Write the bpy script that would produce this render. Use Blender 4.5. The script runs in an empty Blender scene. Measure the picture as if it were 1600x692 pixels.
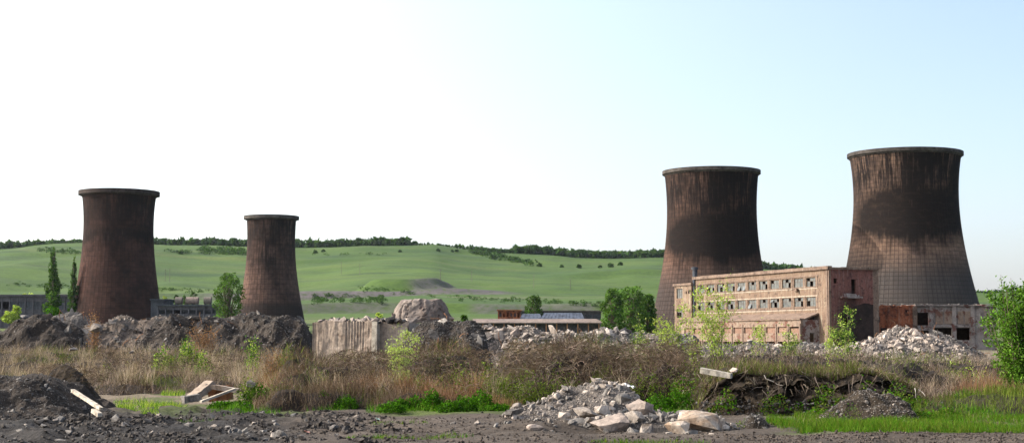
import bpy, math, random
import numpy as np
from mathutils import Vector, Matrix, Euler
R = math.radians
rng = np.random.default_rng(7)
random.seed(7)
S = bpy.context.scene
COL = S.collection

# ------------------------------------------------------------------ camera
F = 2400.0; HZ = 530.0; CH = 2.0               # focal length in px of a 1600 px frame, horizon row, eye height
PITCH = math.atan((HZ - 346) / F)
cd = bpy.data.cameras.new('camera'); cam = bpy.data.objects.new('camera', cd); COL.objects.link(cam)
cd.sensor_width = 36; cd.lens = 36 * F / 1600; cd.clip_start = 0.5; cd.clip_end = 20000
cam.location = (0, 0, CH); cam.rotation_euler = (R(90) + PITCH, 0, 0); S.camera = cam
# ------------------------------------------------------------------ light
GLOW_AZ = SUN_AZ = -86.0; SUN_EL = 31.0                    # degrees from +Y (negative = left), elevation
w = bpy.data.worlds.new('World'); S.world = w; w.use_nodes = True
nt = w.node_tree; nt.nodes.clear()
sky = nt.nodes.new('ShaderNodeTexSky'); sky.sky_type = 'NISHITA'; sky.sun_disc = False
sky.sun_elevation = R(SUN_EL); sky.sun_rotation = R(SUN_AZ)
sky.altitude = 200; sky.air_density = 1.0; sky.dust_density = 3.2; sky.ozone_density = 2.2
bg = nt.nodes.new('ShaderNodeBackground'); bg.inputs[1].default_value = 0.15
wo = nt.nodes.new('ShaderNodeOutputWorld')
# hazy air: pale forward-scattered glow that falls off smoothly with the angle from the sun
def wn(typ, **k):
    n_ = nt.nodes.new(typ)
    for a_, b_ in k.items(): setattr(n_, a_, b_)
    return n_
tc = wn('ShaderNodeTexCoord'); dp = wn('ShaderNodeVectorMath', operation='DOT_PRODUCT'); nt.links.new(tc.outputs['Generated'], dp.inputs[0])
dp.inputs[1].default_value = (math.sin(R(GLOW_AZ)) * math.cos(R(SUN_EL)), math.cos(R(GLOW_AZ)) * math.cos(R(SUN_EL)), math.sin(R(SUN_EL)))
h1 = wn('ShaderNodeMath', operation='MULTIPLY_ADD', use_clamp=True); nt.links.new(dp.outputs['Value'], h1.inputs[0]); h1.inputs[1].default_value = .5; h1.inputs[2].default_value = .5
h2 = wn('ShaderNodeMath', operation='POWER'); nt.links.new(h1.outputs[0], h2.inputs[0]); h2.inputs[1].default_value = 4.0
gm = wn('ShaderNodeMix', data_type='RGBA', blend_type='ADD', clamp_factor=False); gm.inputs[7].default_value = (14, 13.6, 12.6, 1)
tn = wn('ShaderNodeMix', data_type='RGBA', blend_type='MULTIPLY'); tn.inputs[0].default_value = 1; tn.inputs[7].default_value = (1.05, 1.06, 1.09, 1)
nt.links.new(sky.outputs[0], tn.inputs[6]); nt.links.new(h2.outputs[0], gm.inputs[0]); nt.links.new(tn.outputs[2], gm.inputs[6])
sx = wn('ShaderNodeSeparateXYZ'); nt.links.new(tc.outputs['Generated'], sx.inputs[0])
ab = wn('ShaderNodeMath', operation='ABSOLUTE'); nt.links.new(sx.outputs[2], ab.inputs[0])
iv = wn('ShaderNodeMath', operation='SUBTRACT'); iv.inputs[0].default_value = 1; nt.links.new(ab.outputs[0], iv.inputs[1])
pw = wn('ShaderNodeMath', operation='POWER'); nt.links.new(iv.outputs[0], pw.inputs[0]); pw.inputs[1].default_value = 9
hm = wn('ShaderNodeMix', data_type='RGBA', blend_type='ADD', clamp_factor=False); hm.inputs[7].default_value = (1.35, 1.3, 1.6, 1)
nt.links.new(pw.outputs[0], hm.inputs[0]); nt.links.new(gm.outputs[2], hm.inputs[6]); nt.links.new(hm.outputs[2], bg.inputs[0]); nt.links.new(bg.outputs[0], wo.inputs[0])
sd = bpy.data.lights.new('sun', 'SUN'); sd.energy = 5.0; sd.angle = R(0.5); sd.color = (1, .93, .82)
so = bpy.data.objects.new('sun', sd); COL.objects.link(so)
SD = Vector((math.sin(R(SUN_AZ)) * math.cos(R(SUN_EL)), math.cos(R(SUN_AZ)) * math.cos(R(SUN_EL)), math.sin(R(SUN_EL))))
so.rotation_euler = SD.to_track_quat('Z', 'Y').to_euler(); so.location = (-50, 0, 80)
S.view_settings.view_transform = 'Standard'; S.view_settings.look = 'None'
S.view_settings.exposure = 0.62; S.view_settings.gamma = 1

def px2w(px, py, Y):
    """world point at world depth Y seen at pixel px, py of the 1600 px photograph"""
    a = (346 - py) / F; c, s = math.cos(PITCH), math.sin(PITCH)
    d = (( px - 800) / F, c - a * s, s + a * c)
    k = Y / d[1]
    return np.array((d[0] * k, Y, CH + d[2] * k))
def zpx(py, Y): return px2w(800, py, Y)[2]
def xpx(px, Y, py=530): return px2w(px, py, Y)[0]

# ------------------------------------------------------------------ noise
def _h(ix, iy, s):
    n = (ix.astype(np.int64) * 374761393 + iy.astype(np.int64) * 668265263 + s * 1442695041) & 0x7fffffff
    n = ((n ^ (n >> 13)) * 1274126177) & 0x7fffffff
    return ((n ^ (n >> 16)) & 0xffff) / 65535.0
def vnoise(x, y, s=0):
    x = np.asarray(x, float); y = np.asarray(y, float)
    ix = np.floor(x); iy = np.floor(y); fx = x - ix; fy = y - iy
    fx = fx * fx * (3 - 2 * fx); fy = fy * fy * (3 - 2 * fy)
    a = _h(ix, iy, s); b = _h(ix + 1, iy, s); c = _h(ix, iy + 1, s); d = _h(ix + 1, iy + 1, s)
    return (a * (1 - fx) + b * fx) * (1 - fy) + (c * (1 - fx) + d * fx) * fy
def fbm(x, y, o=4, s=0):
    t = 0; a = .5; tot = 0
    for k in range(o):
        t = t + a * (vnoise(x, y, s + k) - .5); tot += a; x = x * 2.03; y = y * 2.03; a *= .5
    return t / tot * 2
def sst(a, b, x):
    t = np.clip((np.asarray(x, float) - a) / (b - a), 0, 1); return t * t * (3 - 2 * t)

# ------------------------------------------------------------------ materials
def mat(name, build):
    m = bpy.data.materials.new(name); m.use_nodes = True; t = m.node_tree; t.nodes.clear()
    out = t.nodes.new('ShaderNodeOutputMaterial'); sh = build(t)
    t.links.new(sh, out.inputs[0]); return m
def N(t, typ, **kw):
    n = t.nodes.new(typ)
    for k, v in kw.items():
        if k.startswith('i_'):
            key = k[2:]; n.inputs[int(key) if key.isdigit() else key].default_value = v
        else: setattr(n, k, v)
    return n
def L(t, a, b): t.links.new(a, b)
def math_(t, op, a, b=None, clamp=False):
    n = t.nodes.new('ShaderNodeMath'); n.operation = op; n.use_clamp = clamp
    for i, v in enumerate((a, b)):
        if v is None: continue
        if isinstance(v, (int, float)): n.inputs[i].default_value = v
        else: t.links.new(v, n.inputs[i])
    return n.outputs[0]
def mixc(t, f, a, b, mode='MIX'):
    n = t.nodes.new('ShaderNodeMix'); n.data_type = 'RGBA'; n.blend_type = mode; n.clamp_factor = True
    for i, v in ((0, f), (6, a), (7, b)):
        if isinstance(v, (int, float)): n.inputs[i].default_value = v
        elif isinstance(v, (tuple, list)): n.inputs[i].default_value = (*v[:3], 1)
        else: t.links.new(v, n.inputs[i])
    return n.outputs[2]
def pos(t): return t.nodes.new('ShaderNodeNewGeometry').outputs['Position']
def objc(t): return t.nodes.new('ShaderNodeTexCoord').outputs['Object']
def noise(t, vec, scale, detail=5, rough=.6, dist=0):
    n = N(t, 'ShaderNodeTexNoise'); n.inputs['Scale'].default_value = scale; n.inputs['Detail'].default_value = detail
    n.inputs['Roughness'].default_value = rough; n.inputs['Distortion'].default_value = dist
    if vec is not None: t.links.new(vec, n.inputs['Vector'])
    return n.outputs[0]
def stretch(t, vec, sc):
    n = N(t, 'ShaderNodeMapping'); n.inputs['Scale'].default_value = sc; t.links.new(vec, n.inputs['Vector']); return n.outputs[0]
def mr(t, v, a, b, c=0., d=1.):
    n = N(t, 'ShaderNodeMapRange'); n.clamp = True
    for i, x in enumerate((a, b, c, d)): n.inputs[i + 1].default_value = x
    t.links.new(v, n.inputs[0]); return n.outputs[0]
def princ(t, col, rough=.9, bump=None, bs=.3, bd=.05, spec=.25, metal=0):
    p = N(t, 'ShaderNodeBsdfPrincipled'); p.inputs['Roughness'].default_value = rough
    p.inputs['Specular IOR Level'].default_value = spec; p.inputs['Metallic'].default_value = metal
    if isinstance(col, (tuple, list)): p.inputs[0].default_value = (*col[:3], 1)
    else: t.links.new(col, p.inputs[0])
    if bump is not None:
        b = N(t, 'ShaderNodeBump'); b.inputs['Strength'].default_value = bs; b.inputs['Distance'].default_value = bd
        t.links.new(bump, b.inputs['Height']); t.links.new(b.outputs[0], p.inputs['Normal'])
    return p.outputs[0]
def rough_mat(name, c1, c2, c3=None, s1=1.5, s2=12, bump=.5, bd=.05, rough=.95, coord='pos'):
    """two colours over a coarse noise, a third in blotches, fine grain and relief"""
    def b(t):
        v = pos(t) if coord == 'pos' else objc(t)
        n1 = noise(t, v, s1, 6, .65); n2 = noise(t, v, s2, 6, .7)
        c = mixc(t, mr(t, n1, .38, .62), c1, c2)
        if c3: c = mixc(t, mr(t, noise(t, v, s1 * 2.7, 5, .7), .55, .68), c, c3)
        c = mixc(t, .75, c, mixc(t, mr(t, n2, .3, .7), (.45, .45, .45), (1.5, 1.5, 1.5)), 'MULTIPLY')
        return princ(t, c, rough, n2, bump, bd, .15)
    return mat(name, b)
def foliage(name, trans=.35, gloss=.0):
    def b(t):
        a = N(t, 'ShaderNodeAttribute', attribute_name='Col')
        d = N(t, 'ShaderNodeBsdfDiffuse'); tr = N(t, 'ShaderNodeBsdfTranslucent'); m = N(t, 'ShaderNodeMixShader')
        L(t, a.outputs[0], d.inputs[0])
        L(t, mixc(t, 1.0, a.outputs[0], (1.25, 1.2, .55), 'MULTIPLY'), tr.inputs[0])
        m.inputs[0].default_value = trans; L(t, d.outputs[0], m.inputs[1]); L(t, tr.outputs[0], m.inputs[2])
        return m.outputs[0]
    return mat(name, b)
M = {}
M['leaf'] = foliage('leaf', .28); M['weed'] = foliage('dry_stem', .15); M['grass'] = foliage('grass_blade', .4)
M['bark'] = rough_mat('bark', (.10, .075, .055), (.16, .125, .09), s1=8, s2=40)
M['stone'] = rough_mat('pale_stone', (.18, .15, .125), (.27, .23, .195), (.09, .07, .055), s1=.9, s2=9, bd=.06)
M['stone_pink'] = rough_mat('pinkish_stone', (.22, .175, .145), (.31, .255, .215), (.10, .072, .056), s1=.7, s2=9, bd=.04)
M['stone_white'] = rough_mat('chalky_rubble', (.25, .205, .17), (.39, .335, .285), (.12, .09, .07), s1=1.1, s2=9, bd=.05)
M['stone_grey'] = rough_mat('grey_stone', (.10, .09, .082), (.20, .18, .16), (.055, .048, .043), s1=1.6, s2=10, bd=.04)
M['stone_dark'] = rough_mat('dark_stone', (.04, .036, .033), (.10, .09, .082), (.025, .022, .02), s1=1.8, s2=10)
M['earth_dark'] = rough_mat('dark_earth', (.026, .020, .016), (.058, .046, .037), (.014, .011, .009), s1=.8, s2=7, bump=1, bd=.12)
M['earth_black'] = rough_mat('bank_earth', (.022, .016, .011), (.045, .033, .022), (.012, .009, .007), s1=1.2, s2=7, bump=1, bd=.12)
M['earth_grey'] = rough_mat('grey_gravel', (.075, .064, .056), (.135, .118, .105), (.04, .034, .03), s1=.8, s2=7, bump=1, bd=.1)
M['earth_brown'] = rough_mat('brown_earth', (.09, .068, .052), (.16, .125, .10), (.05, .04, .03), s1=.8, s2=7, bump=1, bd=.1)
M['concrete'] = rough_mat('weathered_concrete', (.22, .17, .13), (.30, .24, .19), (.12, .08, .058), s1=.6, s2=6, bd=.03)
M['concrete_pale'] = rough_mat('pale_concrete', (.33, .285, .225), (.42, .37, .30), (.15, .12, .09), s1=1.2, s2=8, bd=.02)
M['rust'] = rough_mat('rusty_steel', (.20, .09, .045), (.28, .15, .08), (.10, .05, .03), s1=2, s2=20)
M['darkmetal'] = rough_mat('dark_metal', (.035, .04, .05), (.06, .065, .075), s1=.2, s2=3)
M['wood'] = rough_mat('pole_wood', (.10, .085, .07), (.15, .13, .11), s1=1, s2=10)

# ------------------------------------------------------------------ object helpers
def tag(o, label=None, cat=None, group=None, kind=None):
    if label: o['label'] = label
    if cat: o['category'] = cat
    if group: o['group'] = group
    if kind: o['kind'] = kind
    return o
def empty(name, loc, rz=0, label=None, cat=None, group=None):
    o = bpy.data.objects.new(name, None); COL.objects.link(o); o.location = Vector(loc); o.rotation_euler.z = rz
    o.empty_display_size = .3
    return tag(o, label, cat, group)
def link(name, me, m=None, parent=None, loc=None):
    o = bpy.data.objects.new(name, me); COL.objects.link(o)
    if m is not None:
        for x in (m if isinstance(m, (list, tuple)) else [m]): me.materials.append(x)
    if parent is not None: o.parent = parent
    if loc is not None: o.location = Vector(loc)
    return o
def npmesh(name, V, Fc, cols=None, mi=None, smooth=False):
    """V (n,3); Fc (m,3|4) int array; cols (m,3) per face"""
    me = bpy.data.meshes.new(name); V = np.asarray(V, np.float32); Fc = np.asarray(Fc, np.int32)
    m, k = Fc.shape
    me.vertices.add(len(V)); me.vertices.foreach_set('co', V.ravel())
    me.loops.add(m * k); me.loops.foreach_set('vertex_index', Fc.ravel())
    me.polygons.add(m); me.polygons.foreach_set('loop_start', np.arange(m, dtype=np.int32) * k)
    try: me.polygons.foreach_set('loop_total', np.full(m, k, np.int32))
    except Exception: pass
    if mi is not None: me.polygons.foreach_set('material_index', np.asarray(mi, np.int32))
    me.polygons.foreach_set('use_smooth', np.full(m, smooth))
    me.update(calc_edges=True)
    if cols is not None:
        a = me.attributes.new('Col', 'FLOAT_COLOR', 'FACE')
        c = np.ones((m, 4), np.float32); c[:, :3] = cols; a.data.foreach_set('color', c.ravel())
    return me
class MB:
    """collects boxes, tubes and free faces into one mesh"""
    def __init__(s): s.v = []; s.f = []; s.parts = []
    def each(s, name, m, parent=None):
        for vs, fs in s.parts: q = MB(); q.add(vs, fs); q.build(name, m, parent)
    def add(s, vs, fs):
        vs = list(vs); s.parts.append((vs, fs)); b = len(s.v); s.v += [tuple(float(c) for c in v) for v in vs]; s.f += [tuple(b + i for i in f) for f in fs]; return s
    def box(s, x0, x1, y0, y1, z0, z1, rz=0, jit=0, c=None):
        vs = [(x, y, z) for z in (z0, z1) for y in (y0, y1) for x in (x0, x1)]
        if jit: vs = [tuple(q + random.uniform(-jit, jit) for q in v) for v in vs]
        if rz:
            cx, cy = c if c else ((x0 + x1) / 2, (y0 + y1) / 2); co, si = math.cos(rz), math.sin(rz)
            vs = [(cx + (x - cx) * co - (y - cy) * si, cy + (x - cx) * si + (y - cy) * co, z) for x, y, z in vs]
        return s.add(vs, [(0, 2, 3, 1), (4, 5, 7, 6), (0, 1, 5, 4), (2, 6, 7, 3), (0, 4, 6, 2), (1, 3, 7, 5)])
    def tube(s, pts, rad, n=6):
        pts = [Vector(p) for p in pts]; rings = []
        for i, p in enumerate(pts):
            d = (pts[min(i + 1, len(pts) - 1)] - pts[max(i - 1, 0)])
            d = d.normalized() if d.length > 1e-6 else Vector((0, 0, 1))
            a = d.cross(Vector((0, 0, 1)) if abs(d.z) < .9 else Vector((1, 0, 0))).normalized(); b = d.cross(a)
            r = rad[i] if isinstance(rad, (list, tuple)) else rad
            rings.append([p + (a * math.cos(2 * math.pi * k / n) + b * math.sin(2 * math.pi * k / n)) * r for k in range(n)])
        vs = [v for r_ in rings for v in r_]; fs = []
        for i in range(len(pts) - 1):
            for k in range(n):
                fs.append((i * n + k, i * n + (k + 1) % n, (i + 1) * n + (k + 1) % n, (i + 1) * n + k))
        fs.append(tuple(range(n - 1, -1, -1))); fs.append(tuple((len(pts) - 1) * n + k for k in range(n)))
        return s.add(vs, fs)
    def build(s, name, m, parent=None, loc=None, smooth=False):
        me = bpy.data.meshes.new(name); me.from_pydata(s.v, [], s.f); me.update()
        if smooth: me.polygons.foreach_set('use_smooth', [True] * len(me.polygons))
        return link(name, me, m, parent, loc)

# ------------------------------------------------------------------ terrain
def zg(x, y):
    """height of the near ground"""
    x = np.asarray(x, float); y = np.asarray(y, float)
    p = x / np.maximum(y, 5) * F + 800
    left = 1 - sst(380, 560, p)
    z = sst(50, 88, y) * (.35 + .75 * left) * (1 - sst(120, 200, y))
    z = z + fbm(x * .25, y * .25, 4, 3) * .10 * sst(18, 30, y)
    near = (1 - sst(60, 90, y))
    clod = fbm(x * 1.6, y * 1.3, 4, 11)
    gravel = (1 - sst(420, 620, p)) * (1 - sst(42, 50, y))
    z = z + near * (clod * .07 + np.abs(fbm(x * 3.7, y * 2.6, 3, 15)) * .06 + gravel * np.maximum(clod, -.1) * .20)
    # wheel ruts of the muddy track run across the view
    trk = sst(430, 560, p) * (1 - sst(1000, 1180, p))
    yy = y + fbm(x * .3, y * .05, 2, 31) * 1.2
    z = z - trk * near * .17 * np.exp(-((yy - 36.0) / .4) ** 2) - trk * near * .17 * np.exp(-((yy - 33.9) / .5) ** 2)
    z = z + trk * near * (.08 * np.exp(-((yy - 35.0) / .45) ** 2)) * (1 + clod)
    return z
HX = np.array([-600, 0, 130, 240, 380, 470, 560, 640, 680, 720, 760, 800, 860, 900, 960, 1040, 1200, 1300, 1540, 1600, 2300.])
HYv = np.array([392, 388, 384, 383, 385, 387, 385, 383, 382, 388, 393, 395, 398, 402, 403, 401, 421, 432, 467, 463, 455.])
Y0, Y1 = 780.0, 2200.0
def zhill(x, y):
    x = np.asarray(x, float); y = np.asarray(y, float)
    xr = x * Y1 / np.maximum(y, 400)          # neighbours on one radial line share a ridge height
    p = xr / Y1 * F + 800
    ry = np.interp(p, HX, HYv)
    top = (HZ - ry) / F * Y1 + 2
    foot = (HZ - 501) / F * Y0 + 2
    t = (y - Y0) / (Y1 - Y0)
    tt = np.clip(t, 0, 1)
    # screen-row profile, turned into a height; beyond the ridge the ground falls away
    row = 501 + (ry - 501) * (tt ** .92)
    z = (HZ - row) / F * y + 2
    z = np.where(t > 1, top - (y - Y1) * .12, z)
    zp = np.interp(y, [0, 450, Y0], [0, 0, foot]); z = np.where(y < Y0, zp, z)
    a = sst(0.05, .3, tt) * (1 - sst(.93, 1.0, t))
    u = fbm(x * .0035, y * .0028, 4, 51)
    z = z + a * u * 20 + a * fbm(x * .02, y * .02, 3, 57) * 1.5
    # long terraces and banks (mine workings) on the lower slope
    def bank(yc, h, wd, x0, x1, s):
        e = sst(x0, x0 + 80, x) * (1 - sst(x1 - 80, x1, x)) * (.6 + .6 * vnoise(x * .012, x * 0, s))
        c = yc + fbm(x * .006, x * 0 + s, 3, s) * 35
        return e * h * (sst(c, c + wd, y) - sst(c + wd, c + 340, y))
    z = z + bank(905, 7, 16, -420, 330, 61) + bank(1085, 6, 14, -420, 20, 62) + bank(1900, 4, 20, -700, -150, 63)
    z = z + bank(1700, 9, 30, 20, 220, 64) * .6
    # spoil heap with a flat top
    cx, cy = xpx(630, 1180), 1180
    dx = (x - cx) / 30; dy = (y - cy) / 45
    d = np.sqrt(dx * dx + dy * dy) + fbm(x * .05, y * .05, 3, 66) * .25
    z = z + 9.5 * (1 - sst(.75, 1.35, d))
    return z

def grid_mesh(name, xs_of, ys, nu, zf):
    U = np.linspace(-1, 1, nu); YY, UU = np.meshgrid(ys, U, indexing='ij')
    XX = UU * xs_of(YY); ZZ = zf(XX, YY)
    V = np.stack([XX, YY, ZZ], -1).reshape(-1, 3); n = len(ys)
    i = np.arange(n - 1)[:, None] * nu + np.arange(nu - 1)[None, :]
    Fc = np.stack([i, i + 1, i + nu + 1, i + nu], -1).reshape(-1, 4)
    return npmesh(name, V, Fc, smooth=True), XX, YY
def ground_mat(t):
    v = pos(t); a = N(t, 'ShaderNodeAttribute', attribute_name='veg')
    n1 = noise(t, v, .35, 6, .65); n2 = noise(t, v, 3.5, 8, .75); n3 = noise(t, v, 14, 6, .7)
    c = mixc(t, mr(t, n1, .35, .65), (.046, .036, .028), (.115, .091, .072))
    c = mixc(t, mr(t, n2, .5, .66), c, (.035, .028, .023))
    veg = mixc(t, mr(t, n2, .3, .7), (.045, .065, .015), (.10, .12, .035))
    dry = mixc(t, mr(t, n2, .3, .7), (.10, .078, .05), (.20, .155, .11))
    sx = N(t, 'ShaderNodeSeparateColor'); L(t, a.outputs[0], sx.inputs[0])
    c = mixc(t, sx.outputs[0], c, veg); c = mixc(t, sx.outputs[1], c, dry)
    c = mixc(t, sx.outputs[2], c, mixc(t, mr(t, n2, .35, .65), (.018, .016, .014), (.05, .044, .04)))
    c = mixc(t, .8, c, mixc(t, mr(t, n3, .3, .7), (.5, .5, .5), (1.45, 1.45, 1.45)), 'MULTIPLY')
    return princ(t, c, .95, mixc(t, .5, n2, n3), 1, .08, .15)
M['ground'] = mat('ground', ground_mat)
def set_veg(me, arr):
    a = me.attributes.new('veg', 'FLOAT_COLOR', 'POINT'); c = np.ones((len(me.vertices), 4), np.float32)
    for k, q in enumerate(arr): c[:, k] = np.clip(q, 0, 1).ravel()
    a.data.foreach_set('color', c.ravel())
ys = np.concatenate([np.linspace(-30, 24, 12), np.geomspace(24.5, 62, 230), np.geomspace(62.6, 190, 60), np.geomspace(195, 800, 40)])
def zall(x, y): return np.where(y < 190, zg(x, y), zhill(x, y)) if False else zg(x, y) + zhill(x, np.maximum(y, 0)) * sst(420, 560, y)
me, XX, YY = grid_mesh('ground', lambda y: 18 + np.maximum(y, 0) * .55, ys, 350, zall)
P = XX / np.maximum(YY, 5) * F + 800
wob = fbm(XX * .5, YY * .5, 3, 5) * 2
grassz = sst(40.4, 41.4, YY + wob * .4) * sst(560, 640, P) * (1 - sst(1050, 1150, P)) * (1 - sst(43.5, 46, YY)) \
    + sst(1190, 1270, P) * sst(32.3, 33.2, YY + wob * .4) * sst(-.25, .15, fbm(XX * .9, YY * .7, 3, 91)) * (1 - sst(46, 60, YY)) \
    + (1 - sst(440, 520, P)) * sst(170, 260, P) * np.clip(fbm(XX * .5, YY * .4, 3, 77) * 5, 0, 1) * sst(38, 40, YY) * .9
far = sst(150, 420, YY)
dryz = sst(44, 50, YY) * (1 - far)
gravz = (1 - sst(330, 560, P)) * (1 - sst(39, 43, YY))
set_veg(me, (np.maximum(grassz, far), dryz * (1 - grassz), gravz))
ground = tag(link('ground', me, M['ground']), 'muddy ground strewn with stones in front of the weeds', kind='structure')

def hill_mat(t):
    v = pos(t); a = N(t, 'ShaderNodeAttribute', attribute_name='veg')
    sx = N(t, 'ShaderNodeSeparateColor'); L(t, a.outputs[0], sx.inputs[0])
    n1 = noise(t, v, .004, 6, .6); n2 = noise(t, stretch(t, v, (.5, 1.3, 1)), .03, 7, .7); n3 = noise(t, v, .25, 5, .7)
    c = mixc(t, mr(t, n1, .35, .65), (.036, .068, .014), (.064, .100, .020))
    c = mixc(t, mr(t, n2, .48, .72, 0, .75), c, (.026, .048, .018))
    c = mixc(t, mr(t, noise(t, stretch(t, v, (.3, 2.2, 1)), .006, 6, .65), .50, .62, 0, .7), c, (.030, .056, .020)); c = mixc(t, mr(t, noise(t, stretch(t, v, (.35, 1.6, 1)), .012, 5, .6), .52, .70, 0, .6), c, (.090, .105, .036))
    scar_shade = mixc(t, mr(t, n2, .3, .7), (.035, .034, .038), (.115, .098, .095))  # bare scars, also the painted shade on the spoil heap
    c = mixc(t, math_(t, 'MULTIPLY', sx.outputs[0], mr(t, n3, .3, .5)), c, scar_shade)
    c = mixc(t, math_(t, 'MULTIPLY', sx.outputs[2], .75), c, (.022, .042, .016)); c = mixc(t, sx.outputs[1], c, (.16, .145, .09))
    c = mixc(t, .6, c, mixc(t, mr(t, n3, .3, .7), (.6, .6, .6), (1.35, 1.35, 1.35)), 'MULTIPLY')
    return princ(t, c, .95, n3, .6, .8, .1)
M['hill'] = mat('hill_grass', hill_mat)
ys = np.concatenate([np.geomspace(802, 2200, 180), np.linspace(2215, 3200, 14)])
me, XX, YY = grid_mesh('hill', lambda y: 18 + y * .55, ys, 340, zhill)
def line_mask(yc, amp, s, wd, x0, x1):
    c = yc + fbm(XX * .006, XX * 0 + s, 3, s) * amp
    return np.exp(-((YY - c) / wd) ** 2) * sst(x0, x0 + 40, XX) * (1 - sst(x1 - 40, x1, XX))
scar_shade = line_mask(913, 35, 61, 13, -420, 330) * sst(.35, .55, vnoise(XX * .03, YY * .01, 71)) \
    + line_mask(1095, 35, 62, 14, -230, 20) * 1.2 + .5 * line_mask(1095, 35, 62, 8, -420, 20)
cx, cy = xpx(630, 1180), 1180
dd = np.sqrt(((XX - cx) / 30) ** 2 + ((YY - cy) / 45) ** 2)
scar_shade = scar_shade * .75 + (1 - sst(.5, .9, np.abs(dd - 1.05) * 2)) * sst(2, 16, XX - cx) * .8  # second term paints the shade of the spoil heap's right face
dark = sum(line_mask(yc, am, sd_, wd, xa, xb) for yc, am, sd_, wd, xa, xb in ((1250, 90, 84, 9, -420, -120), (1480, 80, 85, 8, -160, 330), (1650, 120, 86, 12, -560, 60), (1800, 60, 87, 9, -120, 420), (1010, 40, 88, 7, -60, 330), (940, 30, 89, 8, -420, 330), (1950, 60, 90, 10, -700, 700)))
dark = dark * sst(.25, .6, vnoise(XX * .02, YY * .01, 92))
path = line_mask(1060, 60, 81, 4, -420, 60) * .8 + line_mask(1010, 50, 82, 3, -60, 330) * .7 + line_mask(1350, 70, 83, 3, -400, -120) * .35
set_veg(me, (scar_shade, path, dark))
hill = tag(link('hill', me, M['hill']), 'long green grassy hillside with bare mine scars', kind='structure')

# ------------------------------------------------------------------ rocks
def ico(sub):
    import bmesh
    bm = bmesh.new(); bmesh.ops.create_icosphere(bm, subdivisions=sub, radius=1)
    V = np.array([v.co[:] for v in bm.verts]); Fc = np.array([[v.index for v in f.verts] for f in bm.faces]); bm.free(); return V, Fc
ICO = {1: ico(1), 2: ico(2), 3: ico(3), 4: ico(4)}
def hull_rock(r, npts=12, flat=1.0, cuts=0, disp=0., sx=1.2):
    """angular broken stone: convex hull of a few points, optionally refined and roughened"""
    import bmesh
    P = r.normal(size=(npts, 3)); P /= np.linalg.norm(P, axis=1)[:, None]; P *= r.uniform(.78, 1.1, (npts, 1))
    P *= np.array([sx, r.uniform(.65, .95), r.uniform(.5, .8) * flat])
    bm = bmesh.new(); [bm.verts.new(p) for p in P]; res = bmesh.ops.convex_hull(bm, input=bm.verts)
    bad = [v for v in bm.verts if not v.link_faces]; bmesh.ops.delete(bm, geom=bad, context='VERTS'); bmesh.ops.triangulate(bm, faces=bm.faces)
    for k in range(cuts):
        bmesh.ops.subdivide_edges(bm, edges=list(bm.edges), cuts=1, use_grid_fill=True); bmesh.ops.triangulate(bm, faces=bm.faces)
    bm.verts.index_update(); V = np.array([v.co[:] for v in bm.verts]); Fc = np.array([[v.index for v in f.verts] for f in bm.faces]); bm.free()
    if disp:
        o = r.uniform(0, 50); n = fbm(V[:, 0] * 2.2 + o, V[:, 1] * 2.2 + V[:, 2] * 2.7, 4, 31); m = fbm(V[:, 0] * 7 + V[:, 2] * 5 + o, V[:, 1] * 7, 3, 37)
        V = V * (1 + (n * disp + m * disp * .5))[:, None]
    return V, Fc
def rock_geo(sub=2, flat=1.0, planes=9, rough=.03, r=None):
    r = r or rng
    return hull_rock(r, 11, flat) if sub < 3 else hull_rock(r, 13, flat, 2, .07)
ROCKG = [rock_geo(2) for _ in range(14)]
SLABG = [rock_geo(2, .38, 7) for _ in range(5)]
ROCKS = [npmesh('stone', *rock_geo(3 if k % 3 == 0 else 2, 1, 9)) for k in range(12)]
SLABS = [npmesh('stone', *rock_geo(2, .35, 8)) for _ in range(4)]
ROCKV = {}
def rockmesh(mk, slab=False):
    """shared rock meshes, one set per material"""
    key = (mk, slab)
    if key not in ROCKV:
        ROCKV[key] = []
        for m0 in (SLABS if slab else ROCKS):
            m_ = m0.copy(); m_.materials.append(M[mk]); ROCKV[key].append(m_)
    return random.choice(ROCKV[key])
def rotm(n, r=rng, tilt=.5):
    yaw = r.uniform(0, 2 * np.pi, n); p = r.normal(0, tilt, n); q = r.normal(0, tilt, n)
    cy, sy, cp, sp, cq, sq = np.cos(yaw), np.sin(yaw), np.cos(p), np.sin(p), np.cos(q), np.sin(q)
    m = np.zeros((n, 3, 3))
    m[:, 0, 0] = cy * cp; m[:, 0, 1] = cy * sp * sq - sy * cq; m[:, 0, 2] = cy * sp * cq + sy * sq
    m[:, 1, 0] = sy * cp; m[:, 1, 1] = sy * sp * sq + cy * cq; m[:, 1, 2] = sy * sp * cq - cy * sq
    m[:, 2, 0] = -sp; m[:, 2, 1] = cp * sq; m[:, 2, 2] = cp * cq
    return m
LOWG = []
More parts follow.
